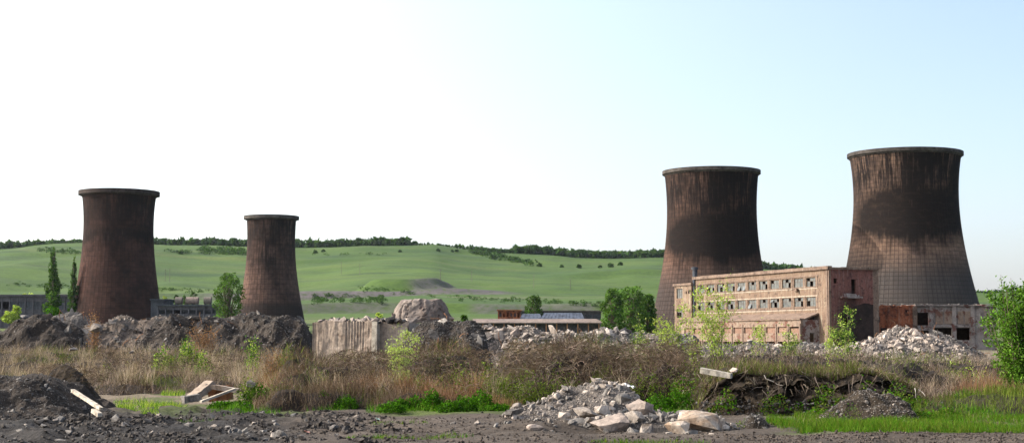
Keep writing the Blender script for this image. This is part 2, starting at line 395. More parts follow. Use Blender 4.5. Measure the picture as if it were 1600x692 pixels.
def pebbles(P3, size, low=True):
    """many small stones merged: P3 (n,3), size (n,)"""
    if not LOWG:
        for _ in range(12):                       # angular chips of eight to twelve faces
            a = rng.uniform(0, .8) + np.linspace(0, 2 * np.pi, 5)[:4] + rng.uniform(-.3, .3, 4); q = rng.uniform(.7, 1.1, 4)
            gv = np.concatenate([np.stack([np.cos(a) * q, np.sin(a) * q * .8, rng.uniform(-.25, .25, 4)], -1), [[rng.uniform(-.3, .3), rng.uniform(-.3, .3), .6], [rng.uniform(-.3, .3), 0, -.6]]])
            LOWG.append((gv, np.array([[i, (i + 1) % 4, 4] for i in range(4)] + [[(i + 1) % 4, i, 5] for i in range(4)])))
    G = LOWG if low else ROCKG
    Vs, Fs, b = [], [], 0; idx = rng.integers(0, len(G), len(P3))
    for k, (gv, gf) in enumerate(G):
        s = np.where(idx == k)[0]
        if not len(s): continue
        m = rotm(len(s)); V = np.einsum('nij,vj->nvi', m, gv) * size[s][:, None, None] + P3[s][:, None, :]
        Fc = gf[None] + (np.arange(len(s)) * len(gv))[:, None, None] + b
        Vs.append(V.reshape(-1, 3)); Fs.append(Fc.reshape(-1, 3)); b += len(s) * len(gv)
    return np.concatenate(Vs), np.concatenate(Fs)
def stone(parent, p, s, mk, slab=False, tilt=.5, base=None):
    o = bpy.data.objects.new('stone', rockmesh(mk, slab)); COL.objects.link(o)
    if parent is not None: o.parent = parent; p = Vector(p) - parent.location
    o.location = Vector(p); sx = random.uniform(.85, 1.2)
    o.scale = (s * sx, s * random.uniform(.8, 1.1), s * random.uniform(.8, 1.15))
    o.rotation_euler = (random.gauss(0, tilt), random.gauss(0, tilt), random.uniform(0, 6.28)); return o

def heap(name, label, cat, Y, top, depth, earth, stones, n_ind=0, n_small=0, ind=(.12, .3), small=(.04, .1), rough=.25, skew=.45,
         group=None, res=.16, base=-.15, slabs=.22, seed=1, zmax=None, flatbias=1.0):
    """a heap whose skyline follows `top` [(px, row)...] at depth Y; parts: earth, stone, small_stones"""
    px = np.array([t[0] for t in top], float); row = np.array([t[1] for t in top], float)
    hx = np.array([xpx(a, Y, b) for a, b in zip(px, row)]); hz = np.array([zpx(b, Y) for b in row]) - (rough * .42 if Y > 60 else 0)
    x0, x1 = hx[0], hx[-1]; cx = (x0 + x1) / 2; gz = float(zg(cx, Y)) + base
    root = empty(name, (cx, Y, gz), 0, label, cat, group)
    nx = max(12, int((x1 - x0) / res)); ny = max(10, int(depth * 2 / (res * 1.2)))
    X, V = np.meshgrid(np.linspace(x0, x1, nx), np.linspace(-1, 1, ny), indexing='xy')
    crest = fbm(X * .6, X * 0 + seed, 3, seed) * .35
    def surf(X, V):
        h = np.interp(X, hx, hz) - gz
        c = fbm(X * .6, X * 0 + seed, 3, seed) * .3
        vv = np.clip(np.abs(V - c * (1 - V * V)), 0, 1)
        cr = (1 - vv) ** .85 * (1 + .25 * vv)
        n = fbm(X * 1.1, V * depth * 1.1, 4, seed + 4) * rough + np.abs(fbm(X * 2.8, V * depth * 2.8, 3, seed + 9)) * rough * .45
        e = sst(x0, x0 + .6, X) * (1 - sst(x1 - .6, x1, X))
        z = h * cr + n * (.25 + sst(0, .5, cr) * (1 - .6 * sst(.8, 1, cr)))
        return z * (e * .9 + .1) - (1 - sst(0, .12, cr)) * .3
    Z = surf(X, V)
    Vt = np.stack([X - cx, V * depth, Z], -1).reshape(-1, 3)
    i = np.arange(ny - 1)[:, None] * nx + np.arange(nx - 1)[None, :]
    Fc = np.stack([i, i + 1, i + nx + 1, i + nx], -1).reshape(-1, 4)
    link('earth', npmesh('earth', Vt, Fc, smooth=False), M[earth], root)
    def pts(n, s):
        x = rng.uniform(x0 + .2, x1 - .2, n); v = np.clip(rng.uniform(-.92, .25, n), -.95, .3)
        z = surf(x, v); return np.stack([x - cx, v * depth, z + s * .25], -1)
    mk = stones if isinstance(stones, (list, tuple)) else [stones]
    if n_small:
        for q, mm in enumerate(mk):
            k = n_small // len(mk); s = small[0] + (small[1] - small[0]) * rng.random(k) ** 2.2
            Vq, Fq = pebbles(pts(k, s), s); tag(link('small_stones', npmesh('small_stones', Vq, Fq), M[mm], root), kind='stuff')
    if slabs > .1 and Y > 70:                       # bigger broken plates and bent bars sticking out
        for k in range(9):
            q = pts(1, np.array([.2]))[0]; o = stone(root, q + np.array(root.location), random.uniform(.28, .5), random.choice(mk), True, .7); o.name = 'concrete_chunk'
        for k in range(7):
            q = Vector(pts(1, np.array([.1]))[0]); d = Vector((random.uniform(-1, 1), random.uniform(-.6, .2), random.uniform(.2, 1))).normalized() * random.uniform(.4, 1.0)
            MB().tube([q, q + d * .5, q + d + Vector((random.uniform(-.2, .2), 0, -.15))], .018, 5).build('rebar', M['rust'], root)
    if n_ind:
        s = ind[0] + (ind[1] - ind[0]) * rng.random(n_ind) ** 1.8; PP = pts(n_ind, s)
        for k in range(n_ind):
            stone(root, PP[k] + np.array(root.location), float(s[k]), random.choice(mk), random.random() < slabs)
    return root

# ------------------------------------------------------------------ blades, twigs, leaves
def blades(B, H, lean, yaw, W, cols, seg=3, droop=0., curl=1.6, face=None):
    """curved tapering ribbons. B (n,3) base; H height; lean length sideways; yaw direction; W half width"""
    n = len(B); t = np.linspace(0, 1, seg + 1)
    d = np.stack([np.cos(yaw), np.sin(yaw), np.zeros(n)], -1)
    fa = rng.uniform(0, np.pi, n) if face is None else face
    wv = np.stack([np.cos(fa), np.sin(fa), np.zeros(n)], -1)
    Pn = B[:, None, :] + d[:, None, :] * (lean[:, None] * t[None] ** curl)[..., None]
    dr = droop if np.ndim(droop) else np.full(n, droop)
    Pn[..., 2] += H[:, None] * (t[None] * (1 + dr[:, None]) - dr[:, None] * t[None] ** 2.4 * 1.0)
    wd = (W[:, None] * (1 - .8 * t[None]))[..., None] * wv[:, None, :]
    V = np.stack([Pn - wd, Pn + wd], 2).reshape(-1, 3)
    k = 2 * (seg + 1); base = (np.arange(n) * k)[:, None]; j = np.arange(seg)[None] * 2
    Fc = np.stack([base + j, base + j + 1, base + j + 3, base + j + 2], -1).reshape(-1, 4)
    return V, Fc, np.repeat(cols, seg, axis=0)
def leaves(C, size, cols, up=.3):
    """one four-cornered leaf at each C"""
    n = len(C); a = rng.normal(size=(n, 3)); a /= np.linalg.norm(a, axis=1)[:, None]
    b = rng.normal(size=(n, 3)); b[:, 2] += up; b -= a * np.sum(a * b, 1)[:, None]; b /= np.linalg.norm(b, axis=1)[:, None]
    s = size[:, None]
    V = np.stack([C - a * s, C - b * s * .5, C + a * s, C + b * s * .5], 1).reshape(-1, 3)
    Fc = (np.arange(n) * 4)[:, None] + np.arange(4)[None]
    return V, Fc, cols
def merge(lst):
    Vs, Fs, Cs, b = [], [], [], 0
    for V, Fc, C in lst: Vs.append(V); Fs.append(Fc + b); Cs.append(C); b += len(V)
    return np.concatenate(Vs), np.concatenate(Fs), np.concatenate(Cs)
def pal(n, cols, wts=None, var=.25):
    c = np.array(cols)[rng.choice(len(cols), n, p=None if wts is None else np.array(wts) / np.sum(wts))]
    return c * (1 + rng.uniform(-var, var, (n, 1))) * (1 + rng.uniform(-.06, .06, (n, 3)))
DRY = [(.15, .105, .072), (.105, .072, .050), (.07, .047, .034), (.22, .165, .12), (.055, .040, .030)]
RED = [(.21, .11, .062), (.16, .088, .055), (.25, .155, .095)]
OLI = [(.085, .115, .018), (.12, .155, .025), (.055, .08, .014)]
GRN = [(.042, .125, .007), (.062, .165, .010), (.028, .085, .007)]
YEL = [(.25, .33, .06), (.32, .40, .09), (.20, .28, .05)]
LEAFG = [(.055, .115, .02), (.075, .15, .028), (.035, .075, .016)]
DARKL = [(.025, .055, .016), (.045, .09, .02), (.035, .07, .02)]

def tree(name, label, cat, px, Y, base_row, top_row, width_px, kind='round', group=None, n=3500, leaf=.35, pal_=LEAFG, seed=0, gaps=.5, z0=None):
    """trunk with limbs plus a crown of leaf sprays gathered in uneven clumps"""
    r = np.random.default_rng(seed + 100)
    x = xpx(px, Y); zb = zpx(base_row, Y) if z0 is None else z0; zt = zpx(top_row, Y); Hh = zt - zb; W = width_px * Y / F
    root = empty(name, (x, Y, zb), 0, label, cat, group)
    tr = MB(); rt = max(.05, Hh * .022)
    lean = r.normal(0, .02 * Hh)
    tr.tube([(0, 0, -.3), (lean * .3, 0, Hh * .3), (lean * .6, 0, Hh * .6), (lean, 0, Hh * .9)], [rt * 1.3, rt, rt * .6, rt * .15], 8)
    cl = []
    if kind == 'poplar':
        nb = 46
        for i in range(nb):
            t = (i + .5) / nb; zz = Hh * (.06 + .92 * t); rad = W * .5 * (1 - abs(t - .38) ** 1.6 * 1.75) * r.uniform(.6, 1.0); rad = max(rad, W * .07)
            a = r.uniform(0, 6.28); o = rad * r.uniform(.2, .75)
            cl.append((o * math.cos(a) + lean * t, o * math.sin(a), zz, rad * .62, rad * .62, Hh * .06))
            tr.tube([(lean * t, 0, zz - Hh * .12), (o * math.cos(a), o * math.sin(a), zz)], [rt * .35, rt * .1], 5)
    else:
        nb = 64 if kind == 'round' else 26
        for i in range(nb):
            t = (i + r.uniform(0, 1)) / nb; zz = Hh * (.16 + .78 * t) if kind != 'bush' else Hh * (.05 + .88 * t)
            prof = math.sqrt(max(.02, 1 - ((t - .42) / .62) ** 2)) if kind != 'bush' else math.sqrt(max(.02, 1 - (max(t - .3, 0) / .75) ** 2))
            a = i * 2.39996 + r.normal(0, .3); o = W * .5 * prof * math.sqrt(r.uniform(.2, 1)) * .84
            rad = W * r.uniform(.09, .17)
            cl.append((o * math.cos(a) + lean * t, o * math.sin(a), zz, rad, rad, rad * .8))
            tr.tube([(lean * t * .5, 0, zz * .45), (o * .5 * math.cos(a), o * .5 * math.sin(a), zz * .8), (o * math.cos(a), o * math.sin(a), zz)], [rt * .45, rt * .25, rt * .08], 5)
    tr.build('trunk', M['bark'], root)
    cl = np.array(cl); wgt = cl[:, 3] ** 1.4; idx = r.choice(len(cl), n, p=wgt / wgt.sum())
    d = r.normal(size=(n, 3)); d /= np.linalg.norm(d, axis=1)[:, None]
    C = cl[idx, :3] + d * cl[idx, 3:] * (r.uniform(0.35, 1.12, n) ** .6)[:, None]
    cols = pal(n, pal_, None, .3) * (1 + (r.random(len(cl))[idx, None] - .5) * .75)
    V, Fc, Cc = leaves(C, leaf * r.uniform(.6, 1.4, n), cols)
    link('crown', npmesh('crown', V, Fc, Cc), M['leaf'], root)
    return root

# ------------------------------------------------------------------ cooling towers
def tower_mat(name, c_hi, c_lo, band, bandw, bands, low, streak, red=0., joint=False, top_str=1., shift=.08, basev=0., lowc=(.13, .115, .105), lows=.75):
    """c_hi/c_lo: two concrete tones; band: height of the soot belt; low: below this height the shell is weathered grey"""
    def b(t):
        a = N(t, 'ShaderNodeAttribute', attribute_name='tuv'); s = N(t, 'ShaderNodeSeparateXYZ'); L(t, a.outputs['Vector'], s.inputs[0])
        u, v, rnd = s.outputs
        def uv(su, sv, off=0):
            c = N(t, 'ShaderNodeCombineXYZ'); L(t, math_(t, 'MULTIPLY', u, su), c.inputs[0]); L(t, math_(t, 'MULTIPLY', v, sv), c.inputs[1]); c.inputs[2].default_value = off; return c.outputs[0]
        nA = noise(t, uv(6, 3), 1, 6, .65); nB = noise(t, uv(120, 5, 3), 1, 5, .7); nC = noise(t, uv(34, 40, 5), 1, 5, .7); nD = noise(t, uv(230, 4, 9), 1, 4, .65)
        c = mixc(t, mr(t, nA, .40, .60), c_hi, c_lo)
        c = mixc(t, .9, c, mixc(t, mr(t, rnd, 0, 1), (.84, .84, .84), (1.17, 1.16, 1.15)), 'MULTIPLY')
        c = mixc(t, .8, c, mixc(t, mr(t, nC, .3, .7), (.55, .55, .55), (1.4, 1.4, 1.4)), 'MULTIPLY')
        # grey weathered foot with a ragged upper edge
        wv = math_(t, 'ADD', v, math_(t, 'MULTIPLY', math_(t, 'SUBTRACT', nA, .5), .25))
        lo = mr(t, wv, low - .1, low + .05, 1, 0)
        c = mixc(t, math_(t, 'MULTIPLY', lo, lows), c, lowc)
        c = mixc(t, mr(t, wv, basev - .015, basev + .02, .88, 0), c, (.022, .016, .014)) if basev else c
        # black belt of soot
        bv = math_(t, 'ADD', v, math_(t, 'ADD', math_(t, 'MULTIPLY', math_(t, 'SUBTRACT', nA, .5), .26), math_(t, 'MULTIPLY', math_(t, 'SUBTRACT', nB, .5), .16)))
        bm = math_(t, 'SUBTRACT', 1, mr(t, math_(t, 'ABSOLUTE', math_(t, 'SUBTRACT', bv, band)), bandw * .25, bandw * 1.15))
        side = math_(t, 'SUBTRACT', 1, mr(t, math_(t, 'ABSOLUTE', math_(t, 'SUBTRACT', u, shift)), .14, .27, 0, .6))
        bm = math_(t, 'MULTIPLY', bm, math_(t, 'MULTIPLY', side, bands), True)
        # drips running down from the lip and over the belt
        dr = mr(t, nB, .44, .54); fall = mr(t, v, .5, .92, .15, 1.15)
        d1 = math_(t, 'MULTIPLY', math_(t, 'MULTIPLY', dr, fall), streak * top_str, True)
        d2 = math_(t, 'MULTIPLY', mr(t, nD, .5, .64), math_(t, 'MULTIPLY', mr(t, v, band - .05, .97, 0, 1), streak), True)
        wide = math_(t, 'MULTIPLY', math_(t, 'SUBTRACT', 1, mr(t, math_(t, 'ABSOLUTE', math_(t, 'SUBTRACT', u, shift)), .07, .27)), mr(t, v, band - .05, band + .12, 0, 1.0))
        wide = math_(t, 'MULTIPLY', wide, mr(t, math_(t, 'ADD', math_(t, 'MULTIPLY', nA, .45), math_(t, 'MULTIPLY', nB, .55)), .37, .51), True); wide = math_(t, 'MULTIPLY', wide, streak, True)
        k = math_(t, 'MAXIMUM', math_(t, 'MAXIMUM', bm, wide), math_(t, 'MAXIMUM', d1, d2))
        k = math_(t, 'MULTIPLY', k, mr(t, nC, .25, .5, .82, 1), True)
        c = mixc(t, math_(t, 'MULTIPLY', k, .98), c, (.008, .006, .0055))
        # thin pale lime runs
        lime = math_(t, 'MULTIPLY', mr(t, noise(t, uv(210, 5, 21), 1, 3, .6), .66, .73), mr(t, v, .5, .95, 0, .5), True)
        c = mixc(t, lime, c, (.16, .12, .09))
        if joint: c = mixc(t, .48, c, (.012, .010, .009))
        return princ(t, c, .95, nC, .5, .12, .08)
    return mat(name, b)

def cooling_tower(px_c, Y, prof, cols, rows, label, mats, lip, lip_mat, relief=.10, gap=.17):
    """prof: [(row, half width px)...] from rim down; panels stand proud of recessed joints"""
    x = xpx(px_c, Y); sc = Y / F
    zr = np.array([zpx(r, Y - prof[0][1] * Y / F) for r, h in prof]); rr = np.array([h * sc for r, h in prof])
    o = np.argsort(zr); zr, rr = zr[o], rr[o]; H = zr[-1]
    zz = np.linspace(0, H, rows * 2 + 1); cf = np.polyfit(zr, rr, 4); rad = lambda z: np.polyval(cf, z)
    root = empty('cooling_tower', (x, Y, 0), 0, label, 'cooling tower')
    z = np.linspace(0, H, rows + 1); V, Fc, mi, A = [], [], [], []
    cell_rnd = rng.random((rows, cols)); b = 0
    th = np.linspace(0, 2 * np.pi, cols + 1); face0 = math.atan2(-Y, -x)
    def P(t, z_, dr): r = rad(z_) + dr; return (r * math.cos(t), r * math.sin(t), z_)
    for j in range(rows):
        z0, z1 = z[j], z[j + 1]; dz = gap
        for i in range(cols):
            t0, t1 = th[i], th[i + 1]; dt = gap / rad(z0)
            V += [P(t0, z0, 0), P(t1, z0, 0), P(t1, z1, 0), P(t0, z1, 0),
                  P(t0 + dt, z0 + dz, relief), P(t1 - dt, z0 + dz, relief), P(t1 - dt, z1 - dz, relief), P(t0 + dt, z1 - dz, relief)]
            Fc += [(b + 4, b + 5, b + 6, b + 7), (b, b + 1, b + 5, b + 4), (b + 1, b + 2, b + 6, b + 5), (b + 2, b + 3, b + 7, b + 6), (b + 3, b, b + 4, b + 7)]
            mi += [0, 1, 1, 1, 1]
            tm = (t0 + t1) / 2
            for t_, z_ in ((t0, z0), (t1, z0), (t1, z1), (t0, z1)) * 2:
                u = ((t_ - face0 + np.pi * (1 if True else 0)) % (2 * np.pi)) / (2 * np.pi) - .5
                um = ((tm - face0 + np.pi) % (2 * np.pi)) / (2 * np.pi) - .5
                if abs(u - um) > .5: u += 1 if um > 0 else -1
                A.append((u, z_ / H, cell_rnd[j, i]))
            b += 8
    me = npmesh('shell', V, Fc, mi=mi)
    a = me.attributes.new('tuv', 'FLOAT_VECTOR', 'POINT'); a.data.foreach_set('vector', np.array(A, np.float32).ravel())
    link('shell', me, mats, root)
    # inner face and overhanging lip
    n = 96; tt = np.linspace(0, 2 * np.pi, n, endpoint=False)
    def rings(lst, name, m_):
        Vr = np.array([[(r * math.cos(t), r * math.sin(t), z_) for t in tt] for r, z_ in lst]).reshape(-1, 3); k = len(lst)
        i = np.arange(n); Fq = np.concatenate([np.stack([j * n + i, j * n + (i + 1) % n, (j + 1) * n + (i + 1) % n, (j + 1) * n + i], -1) for j in range(k - 1)])
        me_ = npmesh(name, Vr, Fq, smooth=False)
        ta = np.array([[((t - face0 + np.pi) % (2 * np.pi)) / (2 * np.pi) - .5, z_ / H, .5] for r, z_ in lst for t in tt], np.float32)
        at = me_.attributes.new('tuv', 'FLOAT_VECTOR', 'POINT'); at.data.foreach_set('vector', ta.ravel()); link(name, me_, m_, root)
    R0 = rad(H); w_, h_, rise = lip
    rings([(R0 * 1.0 - .02, H - h_ - .55), (R0 + w_ * .55, H - h_ - .05), (R0 + w_, H - h_), (R0 + w_, H), (R0 - .35, H), (R0 - .35, H - .6)], 'rim', lip_mat)
    rings([(rad(zq) - .35, zq) for zq in np.linspace(0, H - .6, 14)], 'inner_shell', mats[1])
    return root
lipm = rough_mat('tower_rim', (.035, .03, .027), (.07, .06, .053), (.016, .014, .013), s1=.3, s2=1.2)
lipd = rough_mat('dark_tower_rim', (.026, .019, .017), (.045, .033, .029), (.016, .013, .012), s1=.3, s2=1.2)
def tm(name, **k): return [tower_mat(name, **k), tower_mat(name + '_joint', joint=True, **k)]
mA = tm('red_brown_tower', c_hi=(.058, .029, .022), c_lo=(.020, .011, .009), band=.70, bandw=.07, bands=.8, low=.18, streak=.75, lowc=(.038, .022, .02), shift=.0, lows=.6)
mB = tm('slim_tower', c_hi=(.105, .062, .047), c_lo=(.032, .020, .017), band=.52, bandw=.05, bands=.1, low=.30, streak=.85, basev=.31, lowc=(.10, .06, .045), shift=-.02, lows=.4)
mC = tm('streaked_tower', c_hi=(.115, .065, .046), c_lo=(.045, .028, .023), band=.60, bandw=.17, bands=1.6, low=.42, streak=1.2, lowc=(.042, .033, .030), shift=.05, lows=.8)
mD = tm('belted_tower', c_hi=(.19, .118, .082), c_lo=(.075, .050, .040), band=.655, bandw=.17, bands=1.6, low=.44, streak=1.25, lowc=(.050, .044, .042), shift=.07, lows=.92)
cooling_tower(182, 600, [(294, 57.5), (315, 54.6), (345, 53.3), (370, 53.6), (400, 56), (450, 62), (487, 68), (530, 75)], 60, 30,
              'dark reddish-brown cooling tower at the far left beside two poplars', mA, (1.2, 1.6, 0), lipd, .05, .09)
cooling_tower(422, 700, [(335, 38.6), (350, 37.4), (380, 37), (420, 39.6), (460, 45), (490, 51), (530, 57.5)], 46, 26,
              'smallest slim brown cooling tower with a jutting rim beside a round tree', mB, (1.3, 1.5, 0), lipm, .07, .13)
T3Y = 494
cooling_tower(1114, T3Y, [(259.5, 73.5), (275, 71.5), (300, 70.3), (340, 70), (390, 73.5), (420, 79), (460, 86.5), (500, 94.5), (530, 101)], 76, 40,
              'sooty cooling tower rising behind the left end of the pink factory', mC, (.7, 1.1, 0), lipm, .06, .10)
cooling_tower(1419.5, 490, [(229.5, 86), (250, 82.5), (290, 80), (330, 81.5), (377, 86), (430, 97), (475, 107), (530, 121)], 90, 46,
              'tallest cooling tower with a black soot belt at the far right', mD, (.65, 1.1, 0), lipm, .06, .10)

# ------------------------------------------------------------------ walls with openings
def hole_wall(name, m, parent, u0, u1, z0, z1, holes, t=.4, axis='x', off=0., lab=None, topn=None):
    """solid wall in the plane off; openings (ua,ub,za,zb) pierce it. axis x: runs along x facing -y; axis y: runs along y facing +x"""
    us = sorted({u0, u1} | {h[0] for h in holes} | {h[1] for h in holes}); zs = sorted({z0, z1} | {h[2] for h in holes} | {h[3] for h in holes})
    def inh(u, z): return any(h[0] < u < h[1] and h[2] < z < h[3] for h in holes)
    mb = MB()
    def pt(u, w, z): return (u, off + w, z) if axis == 'x' else (off - w, u, z)
    solid = [[not inh((us[i] + us[i + 1]) / 2, (zs[j] + zs[j + 1]) / 2) for j in range(len(zs) - 1)] for i in range(len(us) - 1)]
    ni, nj = len(us) - 1, len(zs) - 1
    for i in range(ni):
        for j in range(nj):
            if not solid[i][j]: continue
            a, b, c, d = us[i], us[i + 1], zs[j], zs[j + 1]
            mb.add([pt(a, 0, c), pt(b, 0, c), pt(b, 0, d), pt(a, 0, d)], [(0, 1, 2, 3)])
            mb.add([pt(a, t, c), pt(b, t, c), pt(b, t, d), pt(a, t, d)], [(3, 2, 1, 0)])
            for (ii, jj, e) in ((i - 1, j, ((a, c), (a, d))), (i + 1, j, ((b, d), (b, c))), (i, j - 1, ((b, c), (a, c))), (i, j + 1, ((a, d), (b, d)))):
                if not (0 <= ii < ni and 0 <= jj < nj) or not solid[ii][jj]:
                    (p, q), (r_, s_) = e; mb.add([pt(p, 0, q), pt(r_, 0, s_), pt(r_, t, s_), pt(p, t, q)], [(0, 1, 2, 3)])
    o = mb.build(name, m, parent)
    if lab: o['label'] = lab
    return o
def plaster(name, a, b_, dirt, streakc, amt=.5, brick=None, sootc=False, dt=.52):
    def f(t):
        v = objc(t)
        n1 = noise(t, v, .35, 6, .7); n2 = noise(t, stretch(t, v, (1.6, 1.6, .22)), 1.3, 5, .65); n3 = noise(t, v, 3.5, 6, .7); n4 = noise(t, v, .8, 7, .75)
        c = mixc(t, mr(t, n1, .35, .65), a, b_)
        c = mixc(t, math_(t, 'MULTIPLY', mr(t, n2, .52, .7), amt), c, streakc)
        c = mixc(t, mr(t, n4, dt, dt + .12, 0, .85), c, dirt)
        if brick: c = mixc(t, mr(t, noise(t, v, .5, 5, .7), .54, .58), c, brick)
        if sootc:                                   # fire stain fanning out above and around the breach
            d = N(t, 'ShaderNodeVectorMath', operation='LENGTH'); mp = N(t, 'ShaderNodeMapping'); mp.inputs['Location'].default_value = (0, -4.3 / 3.0, -4.0 / 6.0)
            mp.inputs['Scale'].default_value = (0, 1 / 3.0, 1 / 6.0); L(t, v, mp.inputs['Vector']); L(t, mp.outputs[0], d.inputs[0])
            q = math_(t, 'ADD', d.outputs['Value'], math_(t, 'MULTIPLY', math_(t, 'SUBTRACT', n4, .5), 2.6)); c = mixc(t, mr(t, q, .45, 1.35, .97, 0), c, (.014, .009, .008))
        c = mixc(t, .7, c, mixc(t, mr(t, n3, .3, .7), (.6, .6, .6), (1.35, 1.35, 1.35)), 'MULTIPLY')
        return princ(t, c, .9, n3, .6, .04, .2)
    return mat(name, f)
M['pink'] = plaster('pink_plaster', (.175, .120, .082), (.120, .076, .053), (.034, .024, .019), (.25, .21, .155), 1.0)
M['pinkside'] = plaster('red_brown_plaster', (.16, .068, .054), (.105, .047, .038), (.04, .024, .021), (.26, .19, .165), .5, sootc=True)
M['cornice'] = plaster('cornice_concrete', (.17, .118, .088), (.12, .08, .06), (.05, .036, .028), (.24, .195, .155), .6)
M['annex'] = plaster('annex_plaster', (.20, .148, .108), (.155, .105, .08), (.06, .04, .03), (.24, .20, .165), .6, (.11, .052, .036))
M['annexdark'] = plaster('annex_infill', (.20, .12, .085), (.14, .08, .055), (.06, .04, .03), (.25, .17, .13), .5)
M['ruinwhite'] = plaster('peeling_whitewash', (.24, .205, .185), (.14, .115, .10), (.05, .034, .03), (.32, .29, .265), .6, (.10, .045, .035))
M['brick'] = plaster('orange_brick', (.34, .105, .045), (.17, .055, .03), (.045, .022, .017), (.32, .23, .17), .6, dt=.47)
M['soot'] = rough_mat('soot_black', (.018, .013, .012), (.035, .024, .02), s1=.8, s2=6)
M['roof'] = rough_mat('tar_roof', (.06, .055, .05), (.10, .09, .08), s1=.5, s2=4)
M['frame'] = rough_mat('window_frame', (.13, .10, .08), (.08, .06, .05), s1=2, s2=12, rough=.8)
def glassm(t):
    v = objc(t); n = noise(t, v, 1.3, 3, .6)
    p = N(t, 'ShaderNodeBsdfPrincipled'); p.inputs['Roughness'].default_value = .4
    L(t, mixc(t, mr(t, n, .35, .65), (.03, .033, .032), (.085, .09, .082)), p.inputs[0]); p.inputs['Specular IOR Level'].default_value = .6
    return p.outputs[0]
M['glass'] = mat('dusty_glass', glassm)

# ------------------------------------------------------------------ the pink factory
BC = (57.75, 280.0)
fac = empty('factory_building', (BC[0], BC[1], 0), R(-69.6), 'derelict pink factory block with rows of broken windows in front of the towers', 'building')
LEN = 53.4; HT = 14.75; SL = 10.5
wx = [-(6.2 + 4.41 * k) for k in range(11)]
holes = []
for cx_ in wx:
    for (a, b_) in ((11.75, 13.45), (8.1, 9.85)): holes.append((cx_ - 1.62, cx_ + 1.62, a, b_))
hole_wall('front_wall', M['pink'], fac, -LEN, 0, -.5, HT, holes, .45)
sh = [(1.0, 1.8, 12.2, 13.1), (4.75, 5.75, 10.4, 13.0), (7.8, 8.7, 7.6, 8.6), (2.9, 5.9, .8, 6.3)]
hole_wall('side_wall', M['pinkside'], fac, .45, SL, -.5, HT, sh, .45, 'y')
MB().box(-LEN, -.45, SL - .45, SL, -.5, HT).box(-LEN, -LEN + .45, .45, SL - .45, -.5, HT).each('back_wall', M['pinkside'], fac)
MB().box(-LEN + .45, -.45, .45, SL - .45, HT - 1.1, HT - .75).build('roof', M['roof'], fac)
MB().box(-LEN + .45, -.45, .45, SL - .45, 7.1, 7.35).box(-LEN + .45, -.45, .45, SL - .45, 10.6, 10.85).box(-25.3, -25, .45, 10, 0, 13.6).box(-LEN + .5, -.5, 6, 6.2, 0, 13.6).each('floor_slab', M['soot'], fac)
c = MB()
xs_ = np.linspace(-LEN - .2, .35, 15)
for i in range(14):                            # cast cornice lengths with open joints
    c.box(xs_[i] + .012, xs_[i + 1] - .012, -.42, .5, HT + random.uniform(0, .03), HT + .62 + random.uniform(-.03, .05), jit=.012)
for i in range(5): c.box(-.3, .36, .55 + i * 2.0, 2.52 + i * 2.0, HT + .01, HT + .45 + random.uniform(-.12, .08), jit=.03)
c.each('cornice', M['cornice'], fac)
MB().box(-.95, .03, -.035, .2, -.4, HT - .02).box(-.5, -.3, -.16, -.04, 0, HT).each('corner_pilaster', M['cornice'], fac)
MB().box(-.4, .05, SL - 1.1, SL + .05, -.5, HT - .02).build('rear_pilaster', M['cornice'], fac)
for k, cx_ in enumerate(wx):                    # pilasters between windows of each row
    m_ = MB()
    for (a, b_) in ((11.6, 13.6), (7.95, 10.0)): m_.box(cx_ + 1.98, cx_ + 2.42, -.07, .1, a, b_)
    m_.each('pilaster', M['cornice'], fac)
MB().box(-52.5, -3.6, -.12, .1, 13.62, 13.86).box(-52.8, -3.4, -.10, .1, 7.72, 7.9).each('lintel_band', M['cornice'], fac)
M['band'] = plaster('pale_band', (.32, .27, .21), (.24, .19, .145), (.07, .05, .04), (.38, .34, .28), .8)
for zb_ in (11.36, 9.95, 7.42): MB().box(-52.6, -3.9, -.05, .09, zb_, zb_ + .20, jit=.004).build('pale_band', M['band'], fac)
def window(parent, cx_, za, zb, y=.16, axis='x', wd=3.24, open_=None, off=0):
    mb = MB(); x0, x1 = cx_ - wd / 2, cx_ + wd / 2; f = .07
    def bx(a, b_, c_, d): mb.box(a, b_, y, y + .08, c_, d) if axis == 'x' else mb.box(off - y - .08, off - y, a, b_, c_, d)
    bx(x0, x0 + f, za, zb); bx(x1 - f, x1, za, zb); bx(x0 + f, x1 - f, za, za + f); bx(x0 + f, x1 - f, zb - f, zb)
    nx_ = 3
    for i in range(1, nx_): q = x0 + (x1 - x0) * i / nx_; bx(q - .035, q + .035, za + f, zb - f)
    zm = za + (zb - za) * .62; bx(x0 + f, x1 - f, zm - .03, zm + .03)
    o = mb.build('window', M['frame'], parent)
    for i in range(nx_):
        for j, (c_, d) in enumerate(((za + f, zm - .03), (zm + .03, zb - f))):
            if random.random() < .2: continue                        # a pane is gone
            a = x0 + (x1 - x0) * i / nx_ + .035; b_ = x0 + (x1 - x0) * (i + 1) / nx_ - .035; g = MB()
            if axis == 'x':
                if random.random() < .04:                             # tilted vent
                    g.add([(a, y - .35, c_), (b_, y - .35, c_), (b_, y - .33, c_ + .02), (a, y - .33, c_ + .02), (a, y + .03, d), (b_, y + .03, d), (b_, y + .05, d), (a, y + .05, d)],
                          [(0, 1, 2, 3), (0, 4, 5, 1), (3, 2, 6, 7), (4, 7, 6, 5), (0, 3, 7, 4), (1, 5, 6, 2)])
                else: g.box(a, b_, y + .03, y + .045, c_, d)
            else: g.box(off - y - .045, off - y - .03, a, b_, c_, d)
            g.build('pane', M['glass'], o)
